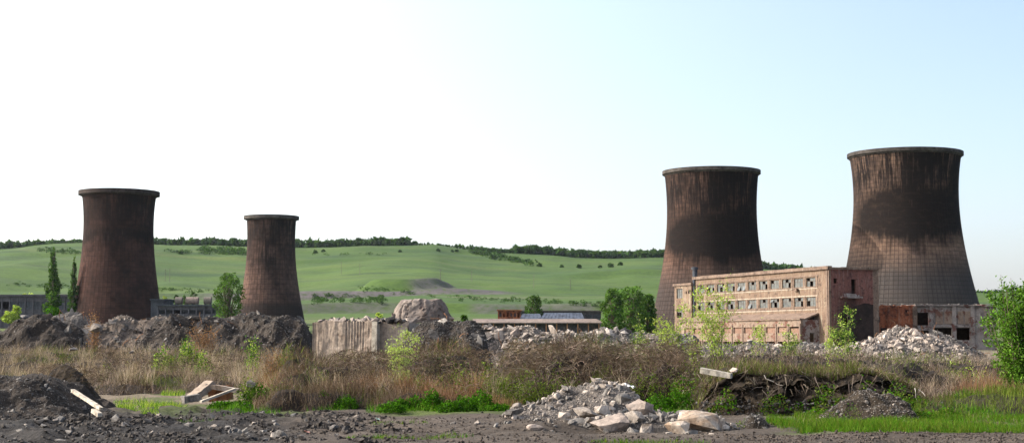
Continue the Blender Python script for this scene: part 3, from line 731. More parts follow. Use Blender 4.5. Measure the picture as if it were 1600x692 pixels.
for cx_ in wx:
    for (a, b_) in ((11.75, 13.45), (8.1, 9.85)): window(fac, cx_, a, b_)
    m_ = MB()
    for z_ in (11.68, 8.03): m_.box(cx_ - 1.72, cx_ + 1.72, -.13, .14, z_ - .1, z_ - .003)
    m_.each('sill', M['cornice'], fac)
# broken ledge left below a window, exposed ducts
MB().box(-11.9, -10.4, -.6, .0, 11.1, 11.5, jit=.12).build('broken_ledge', M['cornice'], fac)
# balcony remains and soot on the side wall
b = MB(); b.box(.003, .9, 2.4, 6.6, 9.5, 9.75, jit=.06); b.box(.2, .35, 2.6, 6.2, 9.75, 10.35, jit=.09)
b.build('broken_balcony', M['ruinwhite'], fac)
s_ = MB(); prof_ = [(4.2, 1.0), (3.7, 3.5), (4.3, 6.4), (5.2, 8.0), (7.5, 8.65), (9.6, 8.3), (10.8, 6.0), (10.2, 3.0), (10.6, .9)]
s_.add([(.004, y_, z_) for y_, z_ in prof_] + [(-.02, y_, z_) for y_, z_ in prof_], [tuple(range(9))])
# torn dark breach: a lining of scorched masonry round the big opening
for i in range(34):
    y_ = random.choice([random.uniform(2.5, 3.1), random.uniform(5.7, 6.3), random.uniform(2.8, 6.0)]); z_ = random.uniform(.8, 6.3) if not 3.1 < y_ < 5.7 else random.uniform(6.1, 6.9)
    s_.box(-.2, .08, y_ - .25, y_ + .25, z_ - .2, z_ + .2, jit=.08)
s_.each('scorched_stone', M['soot'], fac)
# lower stair wing at the left end
wing = [(-60.3, -57.5, 10.9, 13.0), (-60.3, -57.5, 6.7, 8.6), (-56.0, -55.4, 11.8, 12.4), (-54.8, -54.2, 11.8, 12.4)]
hole_wall('wing_wall', M['pink'], fac, -61.4, -53.3, -.5, 13.6, wing, .4, 'x', -.75)
MB().box(-61.4, -61.0, -.35, 10, -.5, 13.6).box(-53.7, -53.42, -.35, 0, -.5, 13.6).each('wing_side', M['pink'], fac)
MB().box(-61.7, -53.0, -1.0, 10.2, 13.603, 14.1).build('wing_roof', M['cornice'], fac)
for (a, b_, c_, d) in wing[:2]: window(fac, (a + b_) / 2, c_, d, -.75 + .16, 'x', b_ - a)
MB().tube([(-53.0, -.2, 0), (-53.0, -.2, HT)], .26).build('downpipe', M['darkmetal'], fac)
ch = MB(); ch.tube([(-54.8, .9, 14), (-54.8, .9, 16.6), (-54.8, .9, 17.6)], [.5, .5, .42], 12).tube([(-54.8, .9, 17.0), (-54.8, .9, 17.5)], .75, 12)
ch.build('chimney', M['darkmetal'], fac)
# annex along the foot of the facade
an0, an1, AP = -52.6, -3.5, 3.9
ah = []
for k in range(11):
    c0 = an1 - .65 - k * 4.3
    ah.append((c0 - 3.4, c0, 3.2, 4.35)); ah.append((c0 - 3.4, c0, .2, 1.6))
hole_wall('annex_wall', M['annex'], fac, an0, an1, -.5, 5.6, ah, .5, 'x', -AP)
for k in range(11):
    c0 = an1 - .65 - k * 4.3
    MB().box(c0 + .2, c0 + .62, -AP - .13, -AP + .05, -.4, 4.9).build('annex_pier', M['cornice'], fac)
    MB().box(c0 - 3.4, c0, -AP + .28, -AP + .4, 3.2, 4.35 - random.choice([0, 0, .3])).build('blocked_opening', M['annexdark'], fac)
hole_wall('annex_end', M['ruinwhite'], fac, -AP + .5, -.003, -.5, 5.6, [(-AP + 1.9, -AP + 2.9, -.4, 3.2)], .4, 'y', an1)
mb = MB().box(an0, an1 + .1, -AP - .25, -AP + .6, 5.603, 5.85, jit=.015)
mb.add([(an0, -AP + .6, 5.7), (an1, -AP + .6, 5.7), (an1, -.14, 6.9), (an0, -.14, 6.9), (an0, -AP + .6, 5.45), (an1, -AP + .6, 5.45), (an1, -.14, 6.6), (an0, -.14, 6.6)],
       [(0, 1, 2, 3), (7, 6, 5, 4), (0, 4, 5, 1), (1, 5, 6, 2), (3, 2, 6, 7), (0, 3, 7, 4)])
mb.build('annex_roof', M['cornice'], fac)
for i in range(26):                              # rubble and tufts along the annex eave
    if i < 26: o = stone(fac, Vector((0, 0, 0)), random.uniform(.08, .2), 'stone_grey'); o.location = (random.uniform(an0, an1), -AP - random.uniform(-.5, .1), 5.9)

# ------------------------------------------------------------------ ruined range right of the factory
RY = 296.0
rn = empty('ruined_range', (xpx(1373, RY), RY, 0), 0, 'long ruined low building with orange brick and peeling whitewashed bays', 'building')
def rx(px): return xpx(px, RY) - rn.location.x
def rz_(row): return zpx(row, RY)
zt = rz_(478)
hole_wall('brick_wall', M['brick'], rn, rx(1373), rx(1428), -.5, zt, [(rx(1376), rx(1386), 0, rz_(512)), (rx(1416), rx(1422), rz_(492), rz_(484))], .5)
b = MB()
for i in range(46):                              # courses left standing unevenly, some proud of the wall
    q = rx(1374) + random.uniform(0, rx(1427) - rx(1374)); z_ = random.choice([zt, zt, random.uniform(zt - 4, zt)]) + random.uniform(-.1, .25); wq = random.uniform(.3, .9)
    b.box(q, q + wq, -.14, random.choice([-.02, .4]), z_ - random.uniform(.15, .5), z_, jit=.04)
b.each('brick_patch', M['brick'], rn)
MB().box(rx(1385), rx(1387), -.25, .0, 0, zt, jit=.04).box(rx(1404), rx(1406), -.25, .0, 0, zt - .2, jit=.04).each('pier', M['brick'], rn)
hs = [(rx(1433), rx(1452), rz_(508), rz_(488)), (rx(1458), rx(1488), rz_(531), rz_(512)), (rx(1494), rx(1516), rz_(531), rz_(512)), (rx(1433), rx(1452), -.3, rz_(516))]
hole_wall('whitewashed_wall', M['ruinwhite'], rn, rx(1430), rx(1556), -.5, zt - .15, hs, .5)
q0 = rx(1430)
while q0 < rx(1558):                              # roof edge broken into lengths
    wq = random.uniform(2, 5); MB().box(q0, min(q0 + wq - .06, rx(1558)), -.5, random.uniform(9, 12), zt + random.uniform(-.12, .01), zt + random.uniform(.2, .38), jit=.05).build('roof_slab', M['ruinwhite'], rn); q0 += wq
for p_ in (1430, 1456, 1491, 1520, 1548):
    MB().box(rx(p_) - .38, rx(p_) + .38, -.34, -.01, -.4, zt - .02, jit=.03).build('pier', M['cornice'] if p_ == 1430 else M['ruinwhite'], rn)
MB().box(rx(1457), rx(1520), -.22, -.012, rz_(511) , rz_(507)).build('beam', M['ruinwhite'], rn)
for a, b_ in ((1462, 1474), (1476, 1488), (1497, 1506), (1508, 1517)):
    MB().box(rx(a), rx(b_), -.14, .05, rz_(506), rz_(486), jit=.03).build('blocked_bay', M['annex'], rn)
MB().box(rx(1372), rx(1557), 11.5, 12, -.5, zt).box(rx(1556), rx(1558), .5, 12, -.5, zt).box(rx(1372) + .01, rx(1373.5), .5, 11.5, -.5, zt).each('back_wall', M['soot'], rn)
for i in range(30): o = stone(rn, Vector((0, 0, 0)), random.uniform(.07, .22), 'stone_grey'); o.location = (random.uniform(rx(1373), rx(1550)), random.uniform(-.4, 1), zt + .36)

# ------------------------------------------------------------------ far sheds
def shed(name, label, px0, px1, row, Y, bays, mwall, win_rows, roofm, depth=14, roof_h=.7, zb=-1, panes=True):
    x0, x1 = xpx(px0, Y), xpx(px1, Y); zt_ = zpx(row, Y); r_ = empty(name, (x0, Y, 0), 0, label, 'shed'); Wd = x1 - x0; bw = Wd / bays
    hs = []
    for k in range(bays):
        for (a, b_) in win_rows: hs.append((k * bw + bw * .1, (k + 1) * bw - bw * .1, zpx(a, Y), zpx(b_, Y)))
    hole_wall('wall', mwall, r_, 0, Wd, zb, zt_, hs, .4)
    for (a, b_, c_, d) in hs:
        if random.random() < .2: continue
        mb = MB(); n = 4
        for i in range(n + 1): q = a + (b_ - a - .12) * i / n; mb.box(q, q + .12, .1, .2, c_, d)
        mb.box(a, b_, .21, .26, (c_ + d) / 2 - .06, (c_ + d) / 2 + .06); o = mb.build('window', M['darkmetal'], r_)
        if panes: MB().box(a, b_, .28, .3, c_, d).build('pane', M['glassdark'], o)
    for k in range(bays + 1): MB().box(k * bw - .25, k * bw + .25, -.2, -.005, zb, zt_ - .01).build('pier', mwall, r_)
    MB().box(-.6, Wd + .6, -.8, depth + .6, zt_ + .004, zt_ + roof_h).build('roof', roofm, r_)
    MB().box(0, Wd, depth - .4, depth, zb, zt_).box(0, .4, .4, depth - .4, zb, zt_).box(Wd - .4, Wd, .4, depth - .4, zb, zt_).each('back_wall', mwall, r_)
    return r_
M['glassdark'] = rough_mat('grimy_glass', (.05, .055, .065), (.09, .10, .12), s1=.2, s2=2, rough=.4)
M['shedwall'] = rough_mat('shed_wall', (.055, .055, .065), (.085, .08, .09), (.035, .035, .04), s1=.15, s2=1.5)
M['tin'] = rough_mat('grey_sheet_roof', (.055, .066, .09), (.08, .092, .12), (.04, .045, .058), s1=.1, s2=1.2, rough=1.0)
M['canopy'] = rough_mat('dusty_canopy_roof', (.15, .115, .10), (.20, .155, .13), (.09, .07, .06), s1=.2, s2=1.5)
shed('shed', 'long dark shed with grid windows behind the two poplars', -60, 112, 463, 640, 14, M['shedwall'], [(483, 471)], M['shedwall'], 16, .8)
shed('shed', 'low dark building between the two left towers carrying tanks', 246, 342, 478, 560, 8, M['shedwall'], [(490, 484)], M['darkmetal'], 12, .5, panes=False)
Yt = 565
for i, (p_, lab) in enumerate(((280, 'drum tank nearest the dark red tower on the low roof'), (297, 'left drum of the touching pair on the low roof'), (305, 'right drum of the touching pair on the low roof'), (325, 'drum tank nearest the round tree on the low roof'))):
    x = xpx(p_, Yt); z = zpx(478, 560) + .5
    r_ = empty('tank', (x, Yt, z), 0, lab, 'tank', 'drum tanks on the low roof')
    rr_ = 1.35
    MB().tube([(-1.7 if i != 2 else -.9, 0, rr_ + .25), (-1.6 if i != 2 else -.8, 0, rr_ + .25), (1.0, .0, rr_ + .25), (1.1, 0, rr_ + .25)], [rr_ * .7, rr_, rr_, rr_ * .7], 18).build('drum', M['canopy'] if i in (1, 2) else M['wood'], r_)
    MB().box(-1.2, -.9, -.9, .9, 0, .4).box(.5, .8, -.9, .9, 0, .4).each('cradle', M['darkmetal'], r_)
# block left of tank shed
shed('shed', 'small dark block touching the foot of the dark red tower', 236, 263, 469, 575, 3, M['darkmetal'], [], M['darkmetal'], 8, .5)
shed('shed', 'short orange brick shed left of the dome shaped tree', 779, 813, 485, 520, 6, M['brick'], [(495, 489)], M['rust'], 10, .35, panes=False)
shed('shed', 'long dark flat roofed shed behind the gabled roofs', 800, 938, 487, 545, 12, M['shedwall'], [(500, 491)], M['roof'], 14, .5)
def gable(px0, px1, ridge, eave, Y, lab, end=0):
    x0, x1 = xpx(px0, Y), xpx(px1, Y); z1, z0 = zpx(ridge, Y), zpx(eave, Y); r_ = empty('gabled_shed', (x0, Y, 0), 0, lab, 'shed', None); Wd = x1 - x0; dp = 9
    mb = MB(); ins = end * Wd
    mb.add([(ins + .1, dp / 2, z1), (Wd - Wd * .06, dp / 2, z1), (Wd, -.3, z0), (0, -.3, z0), (0, dp + .3, z0), (Wd, dp + .3, z0)], [(0, 3, 2, 1), (0, 1, 5, 4)])
    mb.build('roof', M['tin'], r_)
    n = max(5, int(Wd / 1.2)); rb = MB()
    for k in range(n + 1):
        f = k / n; xa = ins + .1 + (Wd * .94 - ins - .1) * f; xb = Wd * f
        rb.tube([(xa, dp / 2, z1 + .03), (xb, -.3, z0 + .03)], .06, 4)
    rb.each('roof_seam', M['tin'], r_)
    MB().add([(0, 0, 0), (0, dp, 0), (0, dp, z0), (ins, dp / 2, z1 - .05), (0, 0, z0)], [(0, 1, 2, 3, 4)]).box(0, Wd, 0, .3, 0, z0).box(0, Wd, dp - .3, dp, 0, z0).box(Wd - .3, Wd, .3, dp - .3, 0, z0).each('wall', M['brick'], r_)
    return r_
gable(812, 846, 489.5, 498, 492, 'smaller grey gabled roof left of the larger one', .12)
gable(841, 914, 488, 501, 478, 'larger grey blue gabled roof with an orange gable end', .13)
r_ = empty('canopy', (xpx(738, 440), 440, 0), 0, 'long low pinkish canopy roof running in front of the gabled sheds', 'canopy')
Wd = xpx(936, 440) - xpx(738, 440); z0, z1 = zpx(503.5, 440), zpx(497.5, 440)
MB().add([(0, 0, z0), (Wd + 1.5, 0, z0), (Wd - .5, 5, z1), (0, 5, z1), (0, 0, z0 - .3), (Wd + 1.5, 0, z0 - .3), (Wd - .5, 5.3, z0 - .3), (0, 5.3, z0 - .3)],
         [(0, 1, 2, 3), (0, 4, 5, 1), (3, 2, 6, 7), (4, 7, 6, 5), (1, 5, 6, 2), (0, 3, 7, 4)]).build('roof', M['canopy'], r_)
for k in range(13): MB().box(k * Wd / 12 - .15, k * Wd / 12 + .15, .3, .6, -1, z0 - .3).build('post', M['rust'], r_)
MB().box(0, Wd, 2.5, 2.8, -1, z0 - .31).build('back_wall', M['shedwall'], r_)

# ------------------------------------------------------------------ trees and poles beyond
tree('poplar_tree', 'tall narrow poplar, the taller of the pair left of the dark red tower', 'tree', 82, 560, 500, 389, 30, 'poplar', 'poplars', 5200, .42, DARKL + LEAFG, 1, z0=0)
tree('poplar_tree', 'shorter narrow poplar touching the edge of the dark red tower', 'tree', 112, 590, 500, 401, 21, 'poplar', 'poplars', 3200, .42, DARKL, 2, z0=0)
tree('round_tree', 'round light green tree against the smallest tower', 'tree', 355, 520, 500, 424, 52, 'round', None, 5600, .33, LEAFG + [(.09, .17, .035)], 3, z0=0)
tree('dome_tree', 'small dome shaped tree above the orange brick shed', 'tree', 833, 535, 505, 458, 37, 'round', None, 3600, .33, DARKL + LEAFG, 4, z0=0)
for i, (p_, y_, t_, w_, lab) in enumerate(((958, 440, 448, 42, 'leftmost tree of the clump beside the sooty tower'), (987, 450, 444, 56, 'middle and largest tree of the clump beside the sooty tower'),
                                (1014, 455, 457, 34, 'rightmost tree of the clump beside the sooty tower'))):
    tree('broadleaf_tree', lab, 'tree', p_, y_, 522, t_, w_, 'round', 'clump of trees', 4600, .33, LEAFG + [(.10, .18, .04), (.07, .14, .03)], 10 + i, z0=0)
for i, (p_, y_, t_, w_, lab) in enumerate(((106, 500, 462, 0, ''), )): pass
for i, (p_, y_, b_, t_, w_, pl, lab) in enumerate((
        (14, 420, 505, 487, 26, YEL, 'low yellow green bush at the far left below the long shed'),
        (25, 425, 505, 476, 16, YEL, 'upright yellow green bush beside the far left low bush'),
        (82, 430, 505, 478, 26, GRN, 'low green bush in front of the taller poplar'),
        (258, 700, 492, 461, 13, YEL, 'small yellow green tree above the tank shed roof'),
        (275, 705, 492, 459, 12, DARKL, 'small dark tree behind the leftmost drum tank'),
        (302, 710, 492, 452, 14, DARKL, 'small dark tree rising behind the touching drum tanks'),
        (288, 712, 492, 459, 10, LEAFG, 'small green tree between the drum tanks'),
        (42, 700, 480, 458, 30, YEL, 'wide pale green bush behind the long shed roof'),
        (592, 200, 540, 486, 20, YEL, 'bright green bush poking over the broken concrete block'),
        (724, 200, 540, 489, 14, LEAFG, 'little green bush right of the rock stump'),
        (1208, 900, 500, 416, 40, DARKL, 'dark treetop peeking over the factory roof'))):
    tree('bush', lab, 'bush', p_, y_, b_, t_, w_, 'bush', 'small bushes beyond the mounds', 900, .3, pl, 40 + i)
# ridge wood: a mass of far trees
C_, S_, K_ = [], [], []
r = np.random.default_rng(5)
nb = 4200
xs = r.uniform(-1300, 1400, nb)
for x in xs:
    p = x / Y1 * F + 800; y = Y1 + r.uniform(-18, 36)
    gapn = vnoise(np.array(x * .012), np.array(3.), 5)
    hgt = (9 + 3 * vnoise(np.array(x * .02), np.array(1.), 8)) * (.55 if 640 < p < 800 else 1) * r.uniform(.8, 1.1)
    if 650 < p < 735 and r.random() < .9: hgt *= .5
    C_.append((x, y, float(zhill(x, y)) + hgt * .45)); S_.append(hgt)
C_ = np.array(C_); S_ = np.array(S_); n = 15; idx = np.repeat(np.arange(nb), n)
d = r.normal(size=(nb * n, 3)); d /= np.linalg.norm(d, axis=1)[:, None]
P3 = C_[idx] + d * np.stack([S_[idx] * .42, S_[idx] * .42, S_[idx] * .5], -1) * (r.uniform(.3, 1, nb * n) ** .5)[:, None]
V, Fc, Cc = leaves(P3, S_[idx] * r.uniform(.28, .55, nb * n), pal(nb * n, DARKL, None, .35))
tag(link('ridge_wood', npmesh('ridge_wood', V, Fc, Cc), M['leaf']), 'dark green wood along the skyline of the hill', 'wood', kind='stuff')
def hill_y(px, row):
    """distance at which the slope shows at this pixel"""
    y = np.arange(Y0, Y1, 4.0); hit = CH + (HZ - row) / F * y <= zhill((px - 800) / F * y, y)
    return float(y[np.argmax(hit)]) if hit.any() else Y1 - 5
# hedges on the slope
hp = []
def hedge(p0, r0, p1, r1, n, s=3.2, j=2.5):
    for k in range(n):
        f = r.random(); p = p0 + (p1 - p0) * f + r.normal(0, 2); row = r0 + (r1 - r0) * f + r.normal(0, j * .4)
        hp.append((p, row, s * r.uniform(.5, 1.3)))
hedge(735, 394, 830, 413, 90, 3.4, 4); hedge(310, 392, 384, 396, 80, 3.4, 6); hedge(60, 392, 128, 396, 40, 2.6, 5); hedge(262, 394, 300, 395, 14, 2.4)
hedge(486, 470, 600, 470, 110, 2.2, 8); hedge(700, 467, 820, 471, 50, 1.8, 6); hedge(10, 444, 125, 450, 40, 1.6, 5); hedge(600, 398, 485, 399, 12, 2.)
hedge(245, 453, 330, 455, 30, 1.8, 4); hedge(850, 473, 940, 478, 50, 1.8, 4); hedge(560, 452, 680, 462, 40, 1.8, 5)
C2, S2 = [], []
for p, row, s in hp:
    y = hill_y(p, row); x = (p - 800) / F * y; C2.append((x, y, float(zhill(x, y)) + s * .3)); S2.append(s * y / 1500)
C2 = np.array(C2); S2 = np.array(S2); n = 40; idx = np.repeat(np.arange(len(S2)), n)
d = r.normal(size=(len(idx), 3)); d /= np.linalg.norm(d, axis=1)[:, None]
P3 = C2[idx] + d * np.stack([S2[idx] * 1.1, S2[idx] * 1.1, S2[idx] * .7], -1)
V, Fc, Cc = leaves(P3, S2[idx] * r.uniform(.2, .4, len(idx)), pal(len(idx), DARKL, None, .35))
tag(link('hedgerows', npmesh('hedgerows', V, Fc, Cc), M['leaf']), 'dark scrub and hedgerows in lines across the green slope', 'hedge', kind='stuff')
hb = [(491, 396, 6, 'bush at the left end of the upper slope beside the slim tower'), (504, 394, 5, 'second small bush right of the slim tower'), (624, 394, 4, 'lone bush near the skyline above the spoil heap'),
      (684, 393, 5, 'lone bush high on the slope right of the skyline crest'), (706, 394, 4, 'left one of two tiny bushes under the crest'), (713, 394, 5, 'right one of two tiny bushes under the crest'),
      (770, 405, 9, 'round dark bush above the diagonal hedge'), (843, 417, 7, 'dark bush just past the lower end of the diagonal hedge'), (878, 418, 5, 'small bush midway between the diagonal hedge and the clump'),
      (905, 419, 7, 'low bush with a spreading crown above the dome tree'), (938, 419, 5, 'tiny pale bush left of the close pair'), (955, 418, 8, 'left bush of the close pair above the tree clump'), (970, 415, 7, 'right bush of the close pair above the tree clump'),
      (280, 397, 6, 'bush on the slope just right of the dark red tower')]
for i, (p, row, wpx, lab) in enumerate(hb):
    y = hill_y(p, row); x = (p - 800) / F * y
    tree('hill_bush', lab, 'bush', p, y, row, row - wpx * .8, wpx * 1.3, 'bush', 'bushes dotted on the hillside', 260, 1.1, DARKL, 70 + i, z0=float(zhill(x, y)) - .3)
pl = [(533, 427, 397, 'nearer the spoil heap on the left, leftmost utility pole right of the slim tower'), (562, 430, 412, 'second utility pole from the slim tower'), (688, 441, 422, 'utility pole just right of the spoil heap'),
      (737, 440, 423, 'utility pole below the diagonal hedge'), (834, 451, 430, 'utility pole directly above the dome shaped tree'), (891, 453, 436, 'utility pole between the dome tree and the tree clump'),
      (258, 440, 421, 'left of the two utility poles beside the dark red tower'), (265, 441, 420, 'right of the two utility poles beside the dark red tower')]
pl[0] = (533, 430, 410, 'leftmost utility pole right of the slim tower')
for p, rb_, rt_, lab in pl:
    y = hill_y(p, rb_); x = (p - 800) / F * y; z = float(zhill(x, y)); h = (rb_ - rt_) * y / F
    root = empty('utility_pole', (x, y, z), 0, lab, 'pole', 'utility poles across the slope')
    MB().tube([(0, 0, -.5), (0, 0, h)], [.26, .18], 6).build('post', M['wood'], root)
    MB().box(-1.1, 1.1, -.1, .1, h - .9, h - .7).build('crossarm', M['wood'], root)

# ------------------------------------------------------------------ heaps and ridges
heap('dirt_heap', 'pointed dark earth heap at the far left behind the dry grass', 'heap', 88, [(-330, 522), (-250, 505), (-180, 512), (-110, 498), (-30, 514), (5, 512), (25, 500), (45, 491), (64, 483), (80, 486), (100, 495), (125, 506), (150, 516)], 4.2, 'earth_dark', ['stone_dark', 'stone_grey'], 70, 2600, (.05, .18), (.02, .07), seed=3, rough=.5)
heap('gravel_heap', 'rounded grey gravel heap beside the pointed dark heap', 'heap', 92, [(74, 500), (92, 488), (108, 481), (120, 483), (138, 492), (160, 505), (180, 515)], 4.0, 'earth_grey', ['stone_grey'], 50, 2600, (.05, .2), (.02, .07), seed=5, rough=.35)
heap('rubble_ridge', 'stony brown ridge in front of the dark red tower', 'ridge', 90, [(120, 512), (150, 500), (175, 494), (200, 491), (225, 493), (250, 489), (270, 495), (300, 508)], 4.5, 'earth_brown', ['stone_grey', 'stone_dark', 'stone'], 110, 2200, (.06, .28), (.02, .08), seed=7, rough=.5)
heap('spoil_ridge', 'long dark gravel ridge in front of the slim tower', 'ridge', 84, [(225, 508), (245, 495), (275, 489), (310, 490), (345, 491), (372, 487), (400, 488), (430, 490), (455, 492), (472, 497), (486, 506), (496, 530)], 5, 'earth_dark', ['stone_dark', 'stone_grey'], 150, 4000, (.04, .17), (.02, .07), seed=9, rough=.5)
heap('gravel_heap', 'dark gravel heap leaning against the concrete block', 'heap', 72.5, [(612, 545), (630, 526), (648, 508), (664, 500), (700, 499), (735, 499), (757, 507), (775, 525)], 3.4, 'earth_dark', ['stone_dark', 'stone_grey'], 110, 4200, (.04, .13), (.02, .06), seed=11, rough=.4)
heap('rubble_pile', 'pale rubble pile right of the dark gravel heap', 'rubble', 80, [(722, 548), (742, 526), (757, 508), (775, 505), (800, 507), (830, 508), (850, 513), (875, 517), (905, 520), (915, 530)], 3.6, 'earth_grey', ['stone_white', 'stone_white', 'stone_pink'], 290, 2600, (.07, .36), (.03, .11), seed=13, slabs=.3, rough=.4)
heap('rubble_pile', 'low pale rubble pile in front of the clump of trees', 'rubble', 88, [(890, 535), (912, 516), (935, 512), (965, 514), (990, 518), (1010, 516), (1040, 516), (1075, 520), (1100, 530)], 3.4, 'earth_grey', ['stone_white', 'stone_grey'], 200, 2000, (.07, .28), (.03, .1), seed=15, rough=.35)
heap('rubble_pile', 'tall pale rubble pile of broken chunks before the ruined range', 'rubble', 100, [(1255, 556), (1300, 545), (1335, 535), (1360, 527), (1382, 514), (1405, 509), (1422, 511), (1440, 519), (1462, 530), (1490, 540), (1520, 560)], 5, 'earth_grey', ['stone_white', 'stone_pink', 'stone_white'], 298, 5200, (.09, .34), (.03, .13), seed=17, slabs=.15, rough=.4)
heap('gravel_heap', 'dark gravel heap behind the tall pale rubble pile', 'heap', 104, [(1415, 540), (1435, 522), (1460, 516), (1480, 522), (1510, 540), (1540, 556)], 4, 'earth_grey', ['stone_grey', 'stone_dark'], 60, 1200, (.1, .25), seed=19)
heap('rubble_pile', 'scattered low pale rubble along the foot of the factory annex', 'rubble', 112, [(1085, 545), (1110, 534), (1150, 536), (1185, 531), (1215, 537), (1260, 534), (1300, 538), (1340, 545)], 4, 'earth_grey', ['stone_white', 'stone_grey'], 130, 1500, (.08, .34), (.04, .12), seed=21, rough=.35)
# near heaps
heap('dirt_heap', 'large dark soil heap in the left foreground', 'heap', 41.5, [(-160, 600), (-60, 588), (0, 584), (40, 585), (75, 595), (110, 610), (140, 632), (165, 655)], 3.4, 'earth_dark', ['stone_dark', 'stone_grey'], 140, 5200, (.035, .10), (.012, .035), seed=23, rough=.30, res=.07)
heap('turf_clump', 'dark overturned clump of roots and soil beside the left foreground heap', 'heap', 50, [(55, 606), (75, 580), (100, 566), (122, 572), (140, 590), (165, 615)], 1.3, 'earth_black', ['stone_dark'], 14, 300, (.05, .1), (.02, .04), seed=25, rough=.35, res=.08)
heap('rubble_pile', 'grey stone and gravel pile behind the big boulders', 'rubble', 39.6, [(770, 652), (800, 640), (835, 634), (862, 618), (885, 606), (905, 603), (935, 592), (955, 597), (972, 606), (985, 612), (1005, 634), (1030, 646)], 1.7, 'earth_grey', ['stone_grey', 'stone_white', 'stone'], 290, 6000, (.03, .15), (.012, .035), seed=27, rough=.18, res=.06)
heap('soil_heap', 'small dark soil heap between the boulders and the grass', 'heap', 35.2, [(1132, 690), (1150, 668), (1172, 645), (1190, 650), (1210, 670), (1232, 688)], .7, 'earth_black', ['stone_dark', 'stone_grey'], 45, 1500, (.02, .06), (.008, .02), seed=29, rough=.12, res=.05)
heap('soil_heap', 'stony brown heap with hanging roots on the bright grass', 'heap', 38, [(1245, 672), (1275, 656), (1298, 640), (1322, 628), (1340, 615), (1362, 611), (1378, 618), (1400, 617), (1418, 628), (1445, 652)], 1.3, 'earth_black', ['stone', 'stone_dark', 'stone_grey'], 150, 3200, (.02, .07), (.008, .025), seed=31, rough=.26, res=.06)
heap('rubble_pile', 'low stone bed under and around the big boulders', 'rubble', 35.6, [(872, 684), (895, 668), (940, 655), (985, 648), (1030, 650), (1075, 648), (1125, 652), (1150, 672), (1165, 688)], 1.1, 'earth_grey', ['stone_grey', 'stone', 'stone_grey'], 260, 3200, (.03, .13), (.01, .03), seed=33, rough=.12, res=.06)
# steep bank with an undercut face and its top at z ~ 1.2
BT = ([1066, 1085, 1100, 1125, 1150, 1190, 1230, 1280, 1330, 1365, 1400, 1425, 1450], [648, 622, 598, 582, 578, 584, 577, 585, 578, 588, 602, 618, 655])
def bank():
    Y = 44.0; xs = np.linspace(xpx(1066, Y), xpx(1450, Y), 190)
    tops = np.interp((xs / Y * F) + 800, BT[0], BT[1]) + fbm(xs * 1.1, xs * 0, 4, 88) * 9
    ht = np.array([zpx(t, Y) for t in tops]); V = []
    prof = [(-.9, -.15), (-.35, .05), (.05, .22), (.2, .45), (.5, .66), (.62, .84), (1.0, .97), (1.8, 1.02), (4.0, .9), (7, .3), (9, -.2)]
    fine = [(np.interp(k, range(len(prof)), [p[0] for p in prof]), np.interp(k, range(len(prof)), [p[1] for p in prof])) for k in np.linspace(0, len(prof) - 1, 46)]
    for j, (d, f) in enumerate(fine):
        n = fbm(xs * 2.2, xs * 0 + j * .35, 4, 91); wv = fbm(xs * .5, xs * 0 + 2., 3, 93)
        V += list(zip(xs, Y - 1.6 + d + n * .7 + wv, ht * f + fbm(xs * 3, xs * 0 + j * .6, 3, 97) * .13 * (f > .05)))
    nx = len(xs); i = np.arange(len(fine) - 1)[:, None] * nx + np.arange(nx - 1)[None, :]
    Fc = np.stack([i, i + 1, i + nx + 1, i + nx], -1).reshape(-1, 4)
    root = empty('earth_bank', (0, 0, 0), 0, 'undercut black earth bank hung with roots behind the bright grass', 'bank')
    link('earth', npmesh('earth', V, Fc), M['earth_black'], root)
    n = 150; B = np.zeros((n, 3)); B[:, 0] = rng.uniform(xs[4], xs[-6], n); f = rng.uniform(.5, 1.02, n)
    hh = np.interp(B[:, 0], xs, ht); B[:, 1] = Y - 1.75 + fbm(B[:, 0] * .5, B[:, 0] * 0 + 2, 3, 93); B[:, 2] = hh * f
    L_ = rng.uniform(.1, .5, n) * f
    a = blades(B, -L_, rng.uniform(.1, .6, n), rng.uniform(-2.8, -.3, n), rng.uniform(.006, .016, n), pal(n, [(.17, .135, .105), (.10, .08, .06), (.05, .04, .03)]), 5, -.4)
    V2, F2, C2 = a; tag(link('roots', npmesh('roots', V2, F2, C2), M['weed'], root), kind='stuff')
    n = 450; PP = np.zeros((n, 3)); PP[:, 0] = rng.uniform(xs[4], xs[-6], n); PP[:, 1] = Y - 1.9 - rng.random(n) * .7; PP[:, 2] = rng.random(n) ** 2 * .35
    Vq, Fq = pebbles(PP, rng.uniform(.02, .09, n)); tag(link('small_stones', npmesh('small_stones', Vq, Fq), M['stone_dark'], root), kind='stuff')
    # thick dead branches caught on the face
    for k in range(9):
        x = random.uniform(xs[20], xs[-15]); z0 = float(np.interp(x, xs, ht)) * random.uniform(.55, 1.05); y0 = Y - 2.0 + random.uniform(-.1, .3)
        a_ = random.uniform(-1, 1); l = random.uniform(.3, .9); pts = [(x, y0, z0)]
        for q in range(4): p = pts[-1]; pts.append((p[0] + a_ * l * .25 + random.gauss(0, .05), p[1] - random.uniform(0, .08), p[2] - l * random.uniform(.02, .2)))
        MB().tube(pts, [.014, .012, .009, .007, .004], 5).build('root', M['bark'] if k % 4 else M['rootpale'], root)
M['rootpale'] = rough_mat('bleached_root', (.30, .26, .21), (.42, .37, .31), s1=3, s2=20)
bank()

